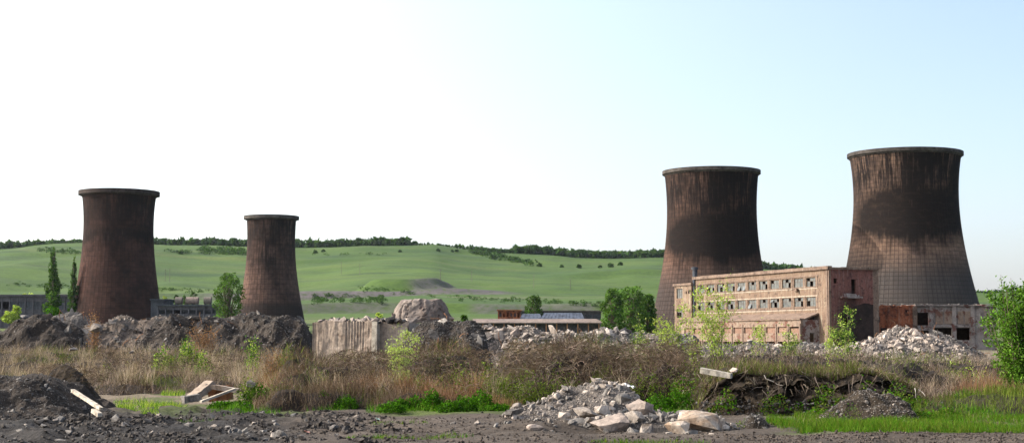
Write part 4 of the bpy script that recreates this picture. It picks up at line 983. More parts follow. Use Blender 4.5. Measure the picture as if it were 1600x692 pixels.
# ------------------------------------------------------------------ broken concrete block and rock stump
Yb = 74.0
blk = empty('concrete_block', (xpx(488, Yb), Yb, 0), R(-16), 'massive broken concrete foundation block with ribbed face and rung marks', 'foundation')
def bxp(p): return xpx(p, Yb) - blk.location.x
zt = zpx(503, Yb)
def rough_face(x0, x1, y, z1, flutes, name, seed):
    """cast face with worn skin and shallow upright flutes"""
    nx = int((x1 - x0) / .035); nz = 60; X, Z = np.meshgrid(np.linspace(x0, x1, nx), np.linspace(-.2, z1, nz), indexing='xy')
    D = fbm(X * 1.5, Z * 1.5, 5, seed) * .07 + fbm(X * 6, Z * 1.2, 3, seed + 3) * .03
    for a_, b_ in flutes: D = D + sst(a_, a_ + .1, X) * (1 - sst(b_ - .1, b_, X)) * (.055 * np.abs(np.sin(X * 22)) ** .6) * sst(.0, .4, fbm(X * .8, Z * .8, 2, seed + 6) + .45)
    Z = Z + (Z > z1 - .12) * fbm(X * 3, X * 0, 3, seed + 8) * .14
    V = np.stack([X, y + D, Z], -1).reshape(-1, 3); i = np.arange(nz - 1)[:, None] * nx + np.arange(nx - 1)[None, :]
    return link(name, npmesh(name, V, np.stack([i, i + 1, i + nx + 1, i + nx], -1).reshape(-1, 4)), M['concrete'], blk)
MB().box(.02, bxp(592), .18, 3.4, -.2, zt).build('block', M['concrete'], blk)
rough_face(0, bxp(592), .0, zt, [(0, bxp(496)), (bxp(543), bxp(588))], 'front_face', 401)
mb = MB(); mb.box(bxp(592), bxp(640), .6, 3.6, -.2, zt - .02, jit=.04); mb.build('rear_block', M['concrete'], blk)
rough_face(bxp(592), bxp(640), .42, zt - .03, [(bxp(600), bxp(636))], 'rear_face', 411)
for k in range(11):
    z = zt - .14 - k * .155
    MB().tube([(bxp(506.5), .09, z), (bxp(525.5), .09, z + random.uniform(-.015, .015))], .028, 6).build('rung', M['rust'], blk)
for p_ in (506.5, 515, 525.5): MB().tube([(bxp(p_), .085, zt - 2), (bxp(p_), .085, zt - .05)], .022, 6).build('rebar', M['rust'], blk)
MB().box(bxp(588), bxp(596), -.03, .6, -.2, zt + .03, jit=.03).build('corner_post', M['concrete_pale'], blk)

for k in range(120):
    o = stone(blk, (0, 0, 0), random.uniform(.06, .24) * (1 if k % 4 else 1.5), random.choice(['stone', 'stone_pink', 'stone_dark']), k % 3 == 0); o.location = (random.uniform(.2, bxp(632)), random.uniform(.15, 1.8), zt + .05)
# the stump: a tapering lump of old footing
def stump():
    Y = 79; x0 = xpx(657, Y); root = empty('rock_stump', (x0, Y, zpx(501, Y)), 0, 'tall weathered pinkish footing stump rising above the concrete block', 'rock')
    import bmesh
    sc = Y / F; P = []; rs = np.random.default_rng(12)
    for (rad_, z_, n_, j_) in ((47, -3, 11, 3), (45, 9, 10, 3), (39, 22, 10, 2.5), (36, 28, 9, 2), (32, 32, 9, 3)):
        for k in range(n_):
            a_ = 2 * math.pi * (k + rs.uniform(-.25, .25)) / n_; r_ = rad_ + rs.uniform(-j_, j_); P.append((r_ * math.cos(a_), r_ * math.sin(a_) * .75, z_ + rs.uniform(-1, 1) * (z_ > 0) + (1.5 if math.cos(a_) > .2 and z_ > 30 else 0)))
    bm = bmesh.new(); [bm.verts.new(np.array(p) * sc) for p in P]; bmesh.ops.convex_hull(bm, input=bm.verts)
    bmesh.ops.delete(bm, geom=[v for v in bm.verts if not v.link_faces], context='VERTS'); bmesh.ops.triangulate(bm, faces=bm.faces)
    for k in range(3): bmesh.ops.subdivide_edges(bm, edges=list(bm.edges), cuts=1, use_grid_fill=True); bmesh.ops.triangulate(bm, faces=bm.faces)
    bm.verts.index_update(); V = np.array([v.co[:] for v in bm.verts]); Fc = np.array([[v.index for v in f.verts] for f in bm.faces]); bm.free()
    an = np.arctan2(V[:, 1], V[:, 0]); d = fbm(an * 3 + 9, V[:, 2] * 1.8, 4, 211) * .13 - .10 * (np.abs(fbm(an * 5 + 3, V[:, 2] * .5, 2, 215)) < .07) + fbm(V[:, 0] * 6, V[:, 2] * 6 + V[:, 1] * 5, 3, 219) * .05
    V2 = V * (1 + d / 1.3)[:, None] * np.array([1, 1, .0]) + V * np.array([0, 0, 1.]); V2[:, 2] += fbm(V[:, 0] * 4, V[:, 1] * 4, 3, 223) * .09 * (V[:, 2] > 25 * sc)
    link('rock', npmesh('rock', V2, Fc), M['stumpm'], root)
    for (p_, r0, s) in ((619, 495, .32), (612, 499, .22), (606, 501, .16), (626, 491, .3), (704, 499, .2)):
        q = px2w(p_, r0, Y - .4); stone(root, q, s, 'stone_pink')
M['stumpm'] = plaster('footing_stone', (.20, .165, .14), (.15, .118, .098), (.06, .042, .034), (.09, .055, .044), .9)
stump()

# ------------------------------------------------------------------ big boulders
def boulder(px, row, wpx, hpx, Y, mk, label, seed, rz=0, tilt=0, name='boulder', flat=1, ratio=.8, planes=15):
    r_ = np.random.default_rng(seed); G, Fc = hull_rock(r_, 16, 1.1, 3 if wpx > 18 else 1, .08, 1.0)
    G = G - (G.max(0) + G.min(0)) / 2; G /= (G.max(0) - G.min(0)) / 2
    W = wpx * Y / F / 2; H = hpx * Y / F / 2; c = px2w(px, row, Y)
    G = G * np.array([W, W * ratio, H])
    o = link(name, npmesh(name, G, Fc), M[mk]); o.location = Vector(c); o.rotation_euler = (0, tilt, rz)
    return tag(o, label, 'boulder')
BL = [(955, 663, 62, 36, 34.6, 'stone_pink', 'large pinkish boulder with a smooth lit face, left of the main cluster'),
      (998, 637, 42, 28, 35.6, 'stone_pink', 'pale pink boulder on top of the foreground cluster'),
      (992, 653, 34, 24, 34.9, 'stone', 'grey boulder wedged beneath the topmost pink one'),
      (915, 645, 44, 18, 35.9, 'stone', 'long low boulder lying across the smaller ones on the left'),
      (902, 662, 36, 22, 35.2, 'stone_grey', 'rounded brown grey boulder at the left end of the cluster'),
      (922, 660, 22, 18, 35.4, 'stone_grey', 'small boulder tucked between two larger ones on the left'),
      (1012, 673, 24, 24, 34.0, 'stone', 'upright pale block in front of the dark gap'),
      (988, 677, 20, 20, 33.6, 'stone_grey', 'small grey boulder at the foot of the large pinkish one'),
      (1036, 658, 44, 20, 35.4, 'stone', 'tilted pale boulder left of the wide soil covered slab'),
      (1095, 660, 70, 34, 34.6, 'slabrock', 'wide soil covered rock slab at the right of the cluster'),
      (1058, 668, 40, 24, 34.2, 'slabrock', 'angular dark sided rock under the wide slab'),
      (1040, 680, 26, 14, 33.4, 'stone', 'low pale stone before the angular dark sided rock'),
      (1112, 684, 18, 16, 33.0, 'stone', 'small upright pale stone at the slab foot'),
      (962, 681, 14, 9, 33.6, 'stone_grey', 'little stone at the front edge of the large pinkish boulder'),
      (1003, 686, 14, 9, 33.0, 'stone', 'little flat stone below the upright pale block'),
      (836, 668, 28, 13, 34.0, 'stone_pink', 'orange tinted wedge stone alone on the muddy track'),
      (847, 674, 13, 9, 33.7, 'stone', 'small pale stone touching the orange tinted wedge'),
      (861, 674, 8, 6, 33.7, 'stone', 'smallest pale stone right of the orange tinted wedge'),
      (800, 644, 34, 10, 38.5, 'stone_grey', 'flat dark stone at the left foot of the gravel pile'),
      (438, 683, 24, 24, 31.2, 'stone_grey', 'pointed grey stone at the bottom edge left of the track'),
      (566, 690, 22, 12, 30.6, 'stone', 'pale stone cut by the bottom edge near the track'),
      (333, 668, 20, 12, 34, 'stone', 'pale slanted stone in the left gravel'),
      (350, 676, 24, 14, 33, 'stone_grey', 'bluish grey stone right of the pale slanted one'),
      (975, 622, 26, 17, 36.6, 'stone_grey', 'grey angular chunk above the topmost pink boulder'),
      (942, 640, 28, 16, 36.2, 'stone_white', 'pale chunk behind the large pinkish boulder'),
      (1066, 648, 26, 15, 35.9, 'stone_white', 'pale chunk behind the wide soil covered slab'),
      (882, 650, 20, 13, 36.0, 'stone_white', 'pale chunk at the left end above the brown grey boulder'),
      (1022, 646, 22, 14, 35.8, 'stone_grey', 'grey chunk wedged right of the topmost pink boulder'),
      (1078, 677, 22, 13, 33.8, 'stone_grey', 'grey chunk resting against the front of the wide slab'),
      (1130, 668, 22, 13, 34.6, 'stone_white', 'pale chunk at the right end of the boulder row'),
      (1345, 578, 10, 8, 43, 'stone', 'tiny pale stone on the bank top'),
      (1147, 578, 16, 9, 42.5, 'stone_pink', 'small pinkish stone at the right end of the white slab'),
      (150, 512, 20, 15, 72, 'stone', 'pale upright rock among the dry grass on the left ridge'),
      (114, 545, 14, 6, 64, 'stone', 'white stone in the dry grass at left'),
      (205, 550, 8, 5, 62, 'stone', 'tiny white stone in the dry grass right of the roots')]
M['slabrock'] = rough_mat('soiled_rock', (.36, .31, .26), (.27, .19, .13), (.08, .06, .045), s1=2.2, s2=9, bd=.04)
for i, (p_, row, w_, h_, y_, mk, lab) in enumerate(BL): boulder(p_, row, w_, h_, y_, mk, lab, 300 + i, random.uniform(-.6, .6), random.uniform(-.2, .2))
def slab(name, p0, p1, Y0_, Y1_, th, wd, mk, label, cat, jag=.02, n=9):
    """long broken beam between two image points at given depths"""
    a = Vector(px2w(*p0, Y0_)); b_ = Vector(px2w(*p1, Y1_)); d = b_ - a; u = d.normalized(); s = u.cross(Vector((0, 0, 1))).normalized(); up = s.cross(u)
    V = []; Fc = []
    for i in range(n + 1):
        t = i / n; c = a + d * t; w2 = wd / 2 * (1 + random.uniform(-jag, jag) * 3); t2 = th / 2 * (1 + random.uniform(-jag, jag) * 3)
        for (q, e) in ((-1, -1), (1, -1), (1, 1), (-1, 1)): V.append(c + s * q * w2 + up * e * t2 + u * random.uniform(-jag, jag))
    for i in range(n):
        for k in range(4): Fc.append((i * 4 + k, i * 4 + (k + 1) % 4, (i + 1) * 4 + (k + 1) % 4, (i + 1) * 4 + k))
    Fc += [(3, 2, 1, 0), tuple(n * 4 + k for k in range(4))]
    o = MB().add(V, Fc).build(name, M[mk]); return tag(o, label, cat)
slab('concrete_post', (114, 610), (158, 638), 40.5, 38.2, .075, .10, 'concrete_pale', 'white broken concrete post lying on the dark left heap', 'post', .03)
slab('concrete_chip', (146, 641), (156, 648), 38.4, 38, .1, .12, 'concrete_pale', 'pale broken chip below the white post', 'stone')
slab('concrete_slab', (1095, 578), (1143, 587), 41.6, 41.4, .14, .5, 'concrete_pale', 'white concrete slab resting on the edge of the earth bank', 'slab', .02)
slab('concrete_slab', (322, 602), (372, 610), 45.5, 45.5, .13, .36, 'slabrock', 'flat weathered slab on top of the small slab heap', 'slab', .03)
slab('concrete_slab', (300, 622), (330, 598), 45.0, 45.6, .2, .34, 'concrete', 'tilted slab leaning up at the left of the small slab heap', 'slab', .03)
slab('concrete_slab', (286, 624), (312, 620), 44.3, 44.5, .2, .4, 'stone_grey', 'dark low slab lying at the left foot of the slab heap', 'slab', .03)
slab('concrete_beam', (314, 627), (368, 607), 44.0, 45.0, .06, .10, 'concrete_pale', 'thin pale beam leaning against the slab heap', 'beam', .02)
slab('brick_slab', (328, 616), (362, 612), 45.9, 45.9, .42, .3, 'rust', 'rust brown broken masonry under the flat slab', 'masonry', .03)
boulder(392, 600, 16, 16, 45.5, 'stone', 'small upright stone right of the slab heap', 390)
# litter
def litter(p, row, Y, sx, sz, m_, label, cat, name, rz=.3):
    c = px2w(p, row, Y); s = Y / F; mb = MB(); n = 6; V = []
    for j in range(3):
        for i in range(n): V.append(((i / (n - 1) - .5) * sx * s, (j / 2 - .5) * sx * s * .7, (math.sin(i * 1.7 + j) * .25 + .5) * sz * s))
    V += [(a, b_, c_ - .008) for a, b_, c_ in V]; k = 3 * n
    Fc = [(j * n + i, j * n + i + 1, (j + 1) * n + i + 1, (j + 1) * n + i) for j in range(2) for i in range(n - 1)]
    Fc += [(a + k, d + k, c_ + k, b_ + k) for a, b_, c_, d in list(Fc)]
    o = mb.add(V, Fc).build(name, m_); o.location = Vector(c); o.rotation_euler = (0, .35, rz); tag(o, label, cat)
def flatm(n, c): return mat(n, lambda t: princ(t, c, .4, noise(t, pos(t), 20), .3, .01, .4))
litter(983, 606, 38.6, 16, 8, flatm('white_sheet', (.8, .82, .85)), 'crumpled white plastic sheet on the gravel pile', 'litter', 'plastic_sheet')
litter(590, 655, 38, 7, 3, flatm('pale_bag', (.45, .65, .6)), 'scrap of pale plastic at the grass edge', 'litter', 'plastic_scrap')
litter(725, 686, 31, 8, 4, flatm('teal_bag', (.2, .6, .55)), 'tiny teal plastic scrap on the track at the bottom', 'litter', 'plastic_scrap')
litter(316, 678, 33, 10, 6, flatm('green_bottle', (.03, .35, .12)), 'crushed green bottle in the left gravel', 'litter', 'plastic_bottle')
litter(480, 675, 33, 10, 3, flatm('pink_pipe', (.6, .28, .2)), 'faded pink plastic strip on the mud', 'litter', 'plastic_strip')

M['clod'] = rough_mat('mud_clods', (.040, .031, .025), (.09, .072, .058), (.024, .019, .016), s1=2, s2=12)
M['gravelmix'] = rough_mat('mixed_gravel', (.026, .021, .018), (.085, .073, .063), (.016, .013, .011), s1=2.6, s2=14)
# loose stones on the ground: the larger ones single, the rest as gravel
def zground(x, y): return zg(x, y)
k = 0
while k < 290:
    p_ = random.choice([random.uniform(0, 560), random.uniform(0, 560), random.uniform(700, 1130)]); Y = random.uniform(30, 41)
    if p_ > 600 and not (34 < Y < 38): continue
    if p_ < 560 and Y > 39.5 and 150 < p_: continue
    x = xpx(p_, Y); s = (.035 + .11 * random.random() ** 2.5); z = float(zg(x, Y))
    stone(ground, (x, Y, z + s * .25), s, random.choice(['stone_grey', 'stone_grey', 'stone_dark', 'stone'])); k += 1
n = 22000; p_ = rng.uniform(-60, 520, n) + np.abs(rng.normal(0, 130, n)) * (rng.random(n) < .6); Y = rng.uniform(29, 41.5, n); x = (p_ - 800) / F * Y; s = .010 + .075 * rng.random(n) ** 2.6; kk = fbm(x * .7, Y * .35, 3, 303) + rng.uniform(-.25, .35, n) > 0; x, Y, s = x[kk], Y[kk], s[kk] * (1 + .6 * (fbm(x[kk] * .7, Y[kk] * .35, 3, 303) > .25))
Vq, Fq = pebbles(np.stack([x, Y, zg(x, Y) + s * .2], -1), s)
tag(link('gravel', npmesh('gravel', Vq, Fq), M['gravelmix']), 'grey gravel spread over the left foreground', 'gravel', kind='stuff')
n = 9000; p_ = rng.uniform(560, 1640, n); Y = rng.uniform(29, 39.5, n); Y = np.where((p_ > 1130) & (Y > 33), rng.uniform(29, 33, n), Y); x = (p_ - 800) / F * Y; s = .006 + .05 * rng.random(n) ** 3
Vq, Fq = pebbles(np.stack([x, Y, zg(x, Y) + s * .2], -1), s)
tag(link('gravel', npmesh('gravel', Vq, Fq), M['clod']), 'small dark gravel and clods on the muddy track', 'gravel', kind='stuff')

# ------------------------------------------------------------------ weeds, brambles, grass
def zone(n, p0, p1, ya, yb, pw=1.3):
    """clump centres: more of them toward the near edge"""
    p = rng.uniform(p0, p1, n); Y = ya + (yb - ya) * rng.random(n) ** pw; return p, (p - 800) / F * Y, Y
BRN = [(.09, .062, .044), (.055, .037, .027), (.14, .10, .074), (.035, .025, .019)]
M['core_shade'] = rough_mat('litter_and_shade', (.020, .0145, .011), (.038, .028, .021), (.012, .009, .007), s1=1.2, s2=9, bump=1, bd=.08)  # dark tone for litter and the shade deep between stems
PINK = [(.21, .160, .128), (.155, .115, .090), (.11, .08, .062), (.30, .238, .19), (.075, .055, .043)]
def scrub(name, label, p0, p1, ya, yb, tops, n, pals, wts, ln=(.15, .5), width=.007, lump=1.1, edge=1.2, pw=1.2, cap=2.2, seed=1, upright=.5, core=True, side=70, deep=.45, seg=2):
    """a tangled mass: short curved twigs on the skin of a lumpy height field, over a dark core: litter, inner stems and gap shade put into its colour"""
    def hf(x, Y):
        p = x / Y * F + 800
        row = np.interp(p, [t[0] for t in tops], [t[1] for t in tops])
        h = np.clip(CH + (HZ - row) / F * Y - zg(x, Y), .12, cap)
        l = .36 + .64 * sst(.2, .75, vnoise(x * lump + seed, Y * lump * .7, seed)) + .22 * fbm(x * 3.1, Y * 2.2, 3, seed + 2)
        e = sst(0, edge, Y - ya + fbm(x * .7, x * 0 + seed, 3, seed + 5) * 1.0) ** .6 * sst(0, side, p - p0) * (1 - sst(0, side, p - p1 + side))
        return h * l * e * (.45 + .55 * sst(-.30, .12, fbm(x * .16, Y * .10, 3, seed + 21)))
    p, x, Y = zone(n, p0, p1, ya - .5, yb, pw); h = hf(x, Y); k = h > .03; x, Y, h = x[k], Y[k], h[k]; n = len(x)
    u = 1 - deep * rng.random(n) ** 1.5
    B = np.stack([x, Y - rng.random(n) * .15, zg(x, Y) + h * u - .04], -1)
    l = rng.uniform(ln[0], ln[1], n) * (.5 + .6 * vnoise(x * .8, Y * .6, seed + 7)); up = rng.normal(upright, .45, n)
    up = np.clip(up, -.35, 1.1)
    g = fbm(x * .45, Y * .35, 3, seed + 11); g2 = fbm(x * .6 + 40, Y * .4, 3, seed + 13)
    c = pal(n, pals[0], None, .3)
    c = np.where((rng.random(n) < sst(.0, .3, g + wts[0]) * .85)[:, None], pal(n, pals[1], None, .3), c)
    c = np.where((rng.random(n) < sst(.0, .3, g2 + wts[1]) * .85)[:, None], pal(n, pals[2], None, .3), c)
    V, Fc, C = blades(B, l * up, l * np.sqrt(np.clip(1 - up ** 2, .08, 1)), rng.uniform(0, 6.28, n), width * rng.uniform(.5, 1.5, n), c, seg, rng.uniform(0, .9, n), 1.3)
    if not core: return tag(link(name, npmesh(name, V, Fc, C), M['weed']), label, 'weeds', kind='stuff')
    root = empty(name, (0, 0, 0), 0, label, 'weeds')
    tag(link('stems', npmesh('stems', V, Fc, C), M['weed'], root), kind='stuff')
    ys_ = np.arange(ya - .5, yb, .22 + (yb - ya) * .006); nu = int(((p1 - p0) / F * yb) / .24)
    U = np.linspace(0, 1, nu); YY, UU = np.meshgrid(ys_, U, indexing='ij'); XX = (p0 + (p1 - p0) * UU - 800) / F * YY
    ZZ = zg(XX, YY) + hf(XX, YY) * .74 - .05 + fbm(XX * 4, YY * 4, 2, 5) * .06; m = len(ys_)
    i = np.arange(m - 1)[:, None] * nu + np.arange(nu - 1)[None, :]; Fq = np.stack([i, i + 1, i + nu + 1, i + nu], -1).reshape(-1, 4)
    link('scrub_core', npmesh('scrub_core', np.stack([XX, YY, ZZ], -1).reshape(-1, 3), Fq), M['core_shade'], root)  # solid sheet inside the scrub, coloured dark to paint shaded gaps
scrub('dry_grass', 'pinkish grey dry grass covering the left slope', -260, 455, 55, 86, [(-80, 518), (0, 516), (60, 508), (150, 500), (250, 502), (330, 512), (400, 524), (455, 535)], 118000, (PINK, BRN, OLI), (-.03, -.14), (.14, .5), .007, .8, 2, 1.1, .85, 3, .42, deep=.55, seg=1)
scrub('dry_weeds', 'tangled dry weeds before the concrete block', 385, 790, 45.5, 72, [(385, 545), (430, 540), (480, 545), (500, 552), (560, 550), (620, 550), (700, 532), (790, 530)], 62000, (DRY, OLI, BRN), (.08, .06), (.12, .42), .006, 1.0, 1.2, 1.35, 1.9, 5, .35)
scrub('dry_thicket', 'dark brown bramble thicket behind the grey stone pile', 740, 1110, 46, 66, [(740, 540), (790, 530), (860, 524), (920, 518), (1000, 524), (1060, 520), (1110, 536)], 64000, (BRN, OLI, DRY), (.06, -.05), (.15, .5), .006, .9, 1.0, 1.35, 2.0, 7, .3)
scrub('dry_grass', 'dry grass and scrub behind the earth bank', 1060, 1640, 52, 86, [(1060, 535), (1150, 540), (1250, 545), (1330, 548), (1400, 552), (1500, 554), (1640, 560)], 54000, (PINK, OLI, BRN), (.05, .05), (.12, .42), .007, .8, 1.5, 1.2, 1.6, 9, .35, seg=1)
scrub('dry_grass', 'dry grass mass beside the big green bush', 1350, 1680, 46.5, 60, [(1350, 600), (1400, 580), (1450, 562), (1520, 560), (1680, 565)], 36000, (PINK, BRN, RED), (.03, -.06), (.14, .45), .006, .8, 1.2, 1.2, 1.5, 11, .45, seg=1)
scrub('olive_weeds', 'patchy olive weeds and dead stalks among the right foreground grass', 1190, 1680, 33.6, 40.5, [(1190, 660), (1680, 655)], 16000, (OLI, DRY, GRN), (.0, .05), (.06, .22), .004, 1.2, .8, 1.0, .28, 23, .7, core=False, deep=.9)
scrub('dead_brush', 'dark dead brush and weeds growing over the face of the earth bank', 1075, 1440, 41.6, 44.6, [(1075, 640), (1110, 606), (1150, 600), (1300, 600), (1380, 606), (1440, 640)], 15000, (BRN, OLI, [(.04, .03, .024)]), (-.05, .1), (.1, .42), .005, 1.4, .8, 1.0, 1.3, 21, .3, core=False, deep=.9, side=40)
scrub('olive_weeds', 'low mixed olive weeds on the grassy right bank', 1270, 1700, 39.5, 47, [(1270, 632), (1330, 620), (1400, 612), (1500, 604), (1700, 600)], 26000, (OLI, GRN, DRY), (-.05, .05), (.1, .32), .005, .9, 1.2, 1.1, .9, 13, .7)
scrub('olive_weeds', 'olive and red stems at the foot of the middle thicket', 385, 830, 42.6, 47.5, [(385, 592), (430, 585), (480, 600), (560, 598), (640, 606), (720, 600), (830, 605)], 26000, (DRY, OLI, RED), (0, -.02), (.12, .4), .005, 1.1, 1.0, 1.1, .9, 15, .7)
# grass on the bank top, rooted at its own height
n = 15000; p_ = rng.uniform(1082, 1432, n); Y = 42.6 + 6 * rng.random(n) ** 1.5; x = (p_ - 800) / F * Y
top = np.interp((x / 44.0 * F) + 800, *BT) + fbm(x * 1.1, x * 0, 4, 88) * 9; zt_ = CH + (HZ - top) / F * 44
c_ = np.where((rng.random(n) < .6)[:, None], pal(n, DRY), pal(n, OLI))
V, Fc, C = blades(np.stack([x, Y, zt_ - .08 - .12 * (Y > 46)], -1), rng.uniform(.06, .42, n) * (.3 + 1.1 * vnoise(x * 1.6, Y * 1.2, 99)), rng.uniform(.05, .35, n), rng.uniform(0, 6.28, n), rng.uniform(.004, .009, n), c_, 3, rng.uniform(0, 1.4, n))
tag(link('bank_grass', npmesh('bank_grass', V, Fc, C), M['weed']), 'dry and olive grass fringe on top of the earth bank', 'grass', kind='stuff')
# arching brambles
def brambles(name, label, p0, p1, ya, yb, n, r0, r1, cols, hmax):
    p, x, Y = zone(n, p0, p1, ya, yb, 1.0); row = rng.uniform(r0, r1, n); z = np.clip(CH + (HZ - row) / F * Y, .4, hmax)
    t = np.linspace(0, 1, 9); yaw = rng.uniform(0, 6.28, n); Ln = rng.uniform(.2, .8, n)
    P_ = np.zeros((n, 9, 3)); P_[..., 0] = x[:, None] + np.cos(yaw)[:, None] * Ln[:, None] * (t[None] - .3) + rng.normal(0, .035, (n, 9)); P_[..., 1] = Y[:, None] + np.sin(yaw)[:, None] * Ln[:, None] * (t[None] - .3)
    P_[..., 2] = np.maximum(zg(x, Y)[:, None] + z[:, None] - Ln[:, None] * (t[None] * 1.6 - .55) ** 2 * rng.uniform(.1, .9, n)[:, None] + rng.normal(0, .02, (n, 9)), zg(x, Y)[:, None])
    W = rng.uniform(.002, .006, n)[:, None, None] * np.array([0, 0, 1.0])[None, None]; W = W + rng.uniform(-.004, .004, (n, 1, 3))
    V = np.stack([P_ - W, P_ + W], 2).reshape(-1, 3); j = np.arange(8)[None] * 2; b = (np.arange(n) * 18)[:, None]
    Fc = np.stack([b + j, b + j + 1, b + j + 3, b + j + 2], -1).reshape(-1, 4)
    C = np.repeat(pal(n, cols, None, .35), 8, axis=0)
    tag(link(name, npmesh(name, V, Fc, C), M['weed']), label, 'brambles', kind='stuff')
BR = [(.12, .088, .066), (.075, .052, .04), (.17, .13, .10), (.05, .036, .028)]
brambles('brambles', 'arching dead bramble stems over the thicket behind the gravel pile', 790, 1095, 44, 52, 2600, 535, 600, BR, 1.9)
brambles('brambles', 'grey dead stems tangled right of the pale sapling', 520, 780, 44.5, 54, 1500, 545, 610, BR, 1.6)
brambles('brambles', 'bleached bramble stems hanging over the earth bank', 1080, 1430, 42.0, 45, 380, 578, 640, BR + [(.33, .28, .23)], 1.35)
brambles('brambles', 'dark stems on the overturned root clump', 60, 165, 49, 51, 260, 568, 600, BR[:2], 1.1)
brambles('brambles', 'grey dead stems low on the left slope', 150, 420, 58, 66, 900, 560, 600, BR, 1.2)
def grass(name, label, areas, n, h, cols, width=.006, thr=.72):
    Bs, Hs = [], []
    tot = sum((a[1] - a[0]) * (a[3] - a[2]) for a in areas)
    for (p0, p1, ya, yb) in areas:
        k = int(n * (p1 - p0) * (yb - ya) / tot); p, x, Y = zone(k, p0, p1, ya, yb, 1.0)
        u = np.minimum((p - p0), (p1 - p)) / (p1 - p0) * 2; v = np.minimum(Y - ya, yb - Y) / (yb - ya) * 2
        m = fbm(x * 1.2, Y * .9, 3, 61) * .9 + np.minimum(u * 2, 1) * np.minimum(v * 2, 1) > thr
        B = np.stack([x, Y, zg(x, Y) - .01], -1)[m]; Bs.append(B); Hs.append((h[0] + (h[1] - h[0]) * rng.random(len(B)) ** 1.5) * (.55 + .9 * vnoise(B[:, 0] * 1.5, B[:, 1] * 1.2, 63)))
    B = np.concatenate(Bs); H = np.concatenate(Hs); k = len(B)
    V, Fc, C = blades(B, H, H * rng.uniform(.1, .7, k), rng.uniform(0, 6.28, k), width * rng.uniform(.6, 1.5, k), pal(k, cols, None, .3), 2, .1)
    return tag(link(name, npmesh(name, V, Fc, C), M['grass']), label, 'grass', kind='stuff')
grass('grass', 'bright green grass strip in the right foreground', [(1130, 1470, 33.2, 38.5), (1200, 1660, 32.8, 36.5), (1420, 1660, 36, 47), (1225, 1300, 38, 41)], 70000, (.03, .2), GRN + OLI + [(.11, .20, .025)], .006, .58)
grass('grass', 'bright green grass at the foot of the middle thicket', [(560, 800, 41.2, 43.8), (310, 460, 40.5, 43), (420, 560, 42, 44.5), (900, 1000, 41.5, 44), (1020, 1090, 40, 45), (860, 905, 38.5, 41)], 15000, (.05, .2), GRN + [(.15, .24, .05)])
grass('grass', 'green grass patches on the left track', [(170, 300, 43, 49), (215, 262, 39.5, 42.5), (250, 300, 52, 57), (0, 120, 52, 56)], 11000, (.04, .2), GRN + YEL)
grass('grass', 'thin olive grass on the mud at the bottom', [(520, 780, 30, 31.5), (250, 420, 37.2, 38.8), (560, 700, 37, 38.5), (870, 1150, 30, 31)], 7000, (.02, .09), OLI + GRN)
# leafy plants
def leafy(name, label, spots, cols, leaf=(.02, .05), cat='plants', m='leaf'):
    Cs, Ss = [], []
    for (p_, Y, wd, hh, k) in spots:
        x = xpx(p_, Y); d = rng.normal(size=(k, 3)); d /= np.linalg.norm(d, axis=1)[:, None]; q = rng.uniform(.3, 1, k) ** .5
        lump = 1 + .35 * fbm(d[:, 0] * 2 + p_, d[:, 2] * 2, 3, 5)
        C = np.stack([x + d[:, 0] * wd * q * lump, Y + d[:, 1] * wd * .8 * q * lump, float(zg(x, Y)) + np.abs(d[:, 2]) * hh * q * lump], -1); Cs.append(C); Ss.append(rng.uniform(*leaf, k))
    C = np.concatenate(Cs); s = np.concatenate(Ss); V, Fc, Cc = leaves(C, s, pal(len(C), cols, None, .35), .6)
    return tag(link(name, npmesh(name, V, Fc, Cc), M[m]), label, cat, kind='stuff')
leafy('leafy_weeds', 'clumps of bright green leafy weeds along the middle thicket', [(628, 42.5, .35, .38, 900), (650, 42.8, .4, .4, 900), (676, 42.4, .38, .55, 1300), (702, 41.5, .42, .30, 900), (728, 41.6, .4, .42, 1000), (752, 42.6, .42, .52, 1200), (778, 42.2, .38, .26, 700),
      (612, 41.5, .4, .28, 800), (505, 43.5, .3, .4, 800), (540, 43.3, .4, .35, 900), (440, 44.5, .5, .6, 1300), (455, 44, .5, .4, 900), (405, 45.5, .6, .6, 1200), (375, 43, .5, .32, 1000), (348, 42.6, .4, .25, 800), (868, 40.5, .3, .15, 400), (1035, 43, .5, .5, 1200), (1060, 43.5, .5, .65, 1100)], GRN + [(.035, .085, .01), (.025, .06, .01)])
leafy('leafy_weeds', 'yellow green leafy plants on the left ridge', [(255, 64, .5, 1.35, 900), (268, 64, .4, 1.2, 600), (290, 64, .45, 1.7, 1300), (303, 64, .45, 1.5, 1000), (318, 63, .5, 1.1, 600)], YEL + GRN, (.03, .07))
sp_ = []
for p_, hh in ((385, .9), (425, 1.1), (438, .7), (462, .9), (480, .6), (515, .9), (532, .6), (560, .5), (590, .6), (655, 1.0), (690, .8), (712, 1.2), (742, .9), (765, 1.3), (790, 1.1), (815, 1.4), (842, .9), (880, 1.2), (925, 1.0), (990, 1.3), (1015, 1.5), (1040, 1.2), (1062, 1.5), (1085, 1.2)):
    for q_ in range(3): sp_.append((p_ + random.uniform(-12, 12), random.uniform(44.8, 47.2), random.uniform(.25, .55), hh * random.uniform(.55, 1.15), 330))
leafy('weedy_shrubs', 'olive and yellow green shrubs growing through the dead scrub', sp_, OLI + [(.12, .17, .03), (.17, .23, .045), (.06, .11, .02)], (.015, .042))
sp_ = [(random.uniform(1140, 1540), random.uniform(54, 66), random.uniform(.3, .7), random.uniform(.7, 1.5), 260) for q_ in range(26)] + [(random.uniform(150, 450), random.uniform(57, 70), random.uniform(.25, .5), random.uniform(.4, .8), 160) for q_ in range(12)]
leafy('weedy_shrubs', 'small green shrubs scattered through the dry grass behind the bank', sp_, OLI + YEL, (.02, .05))
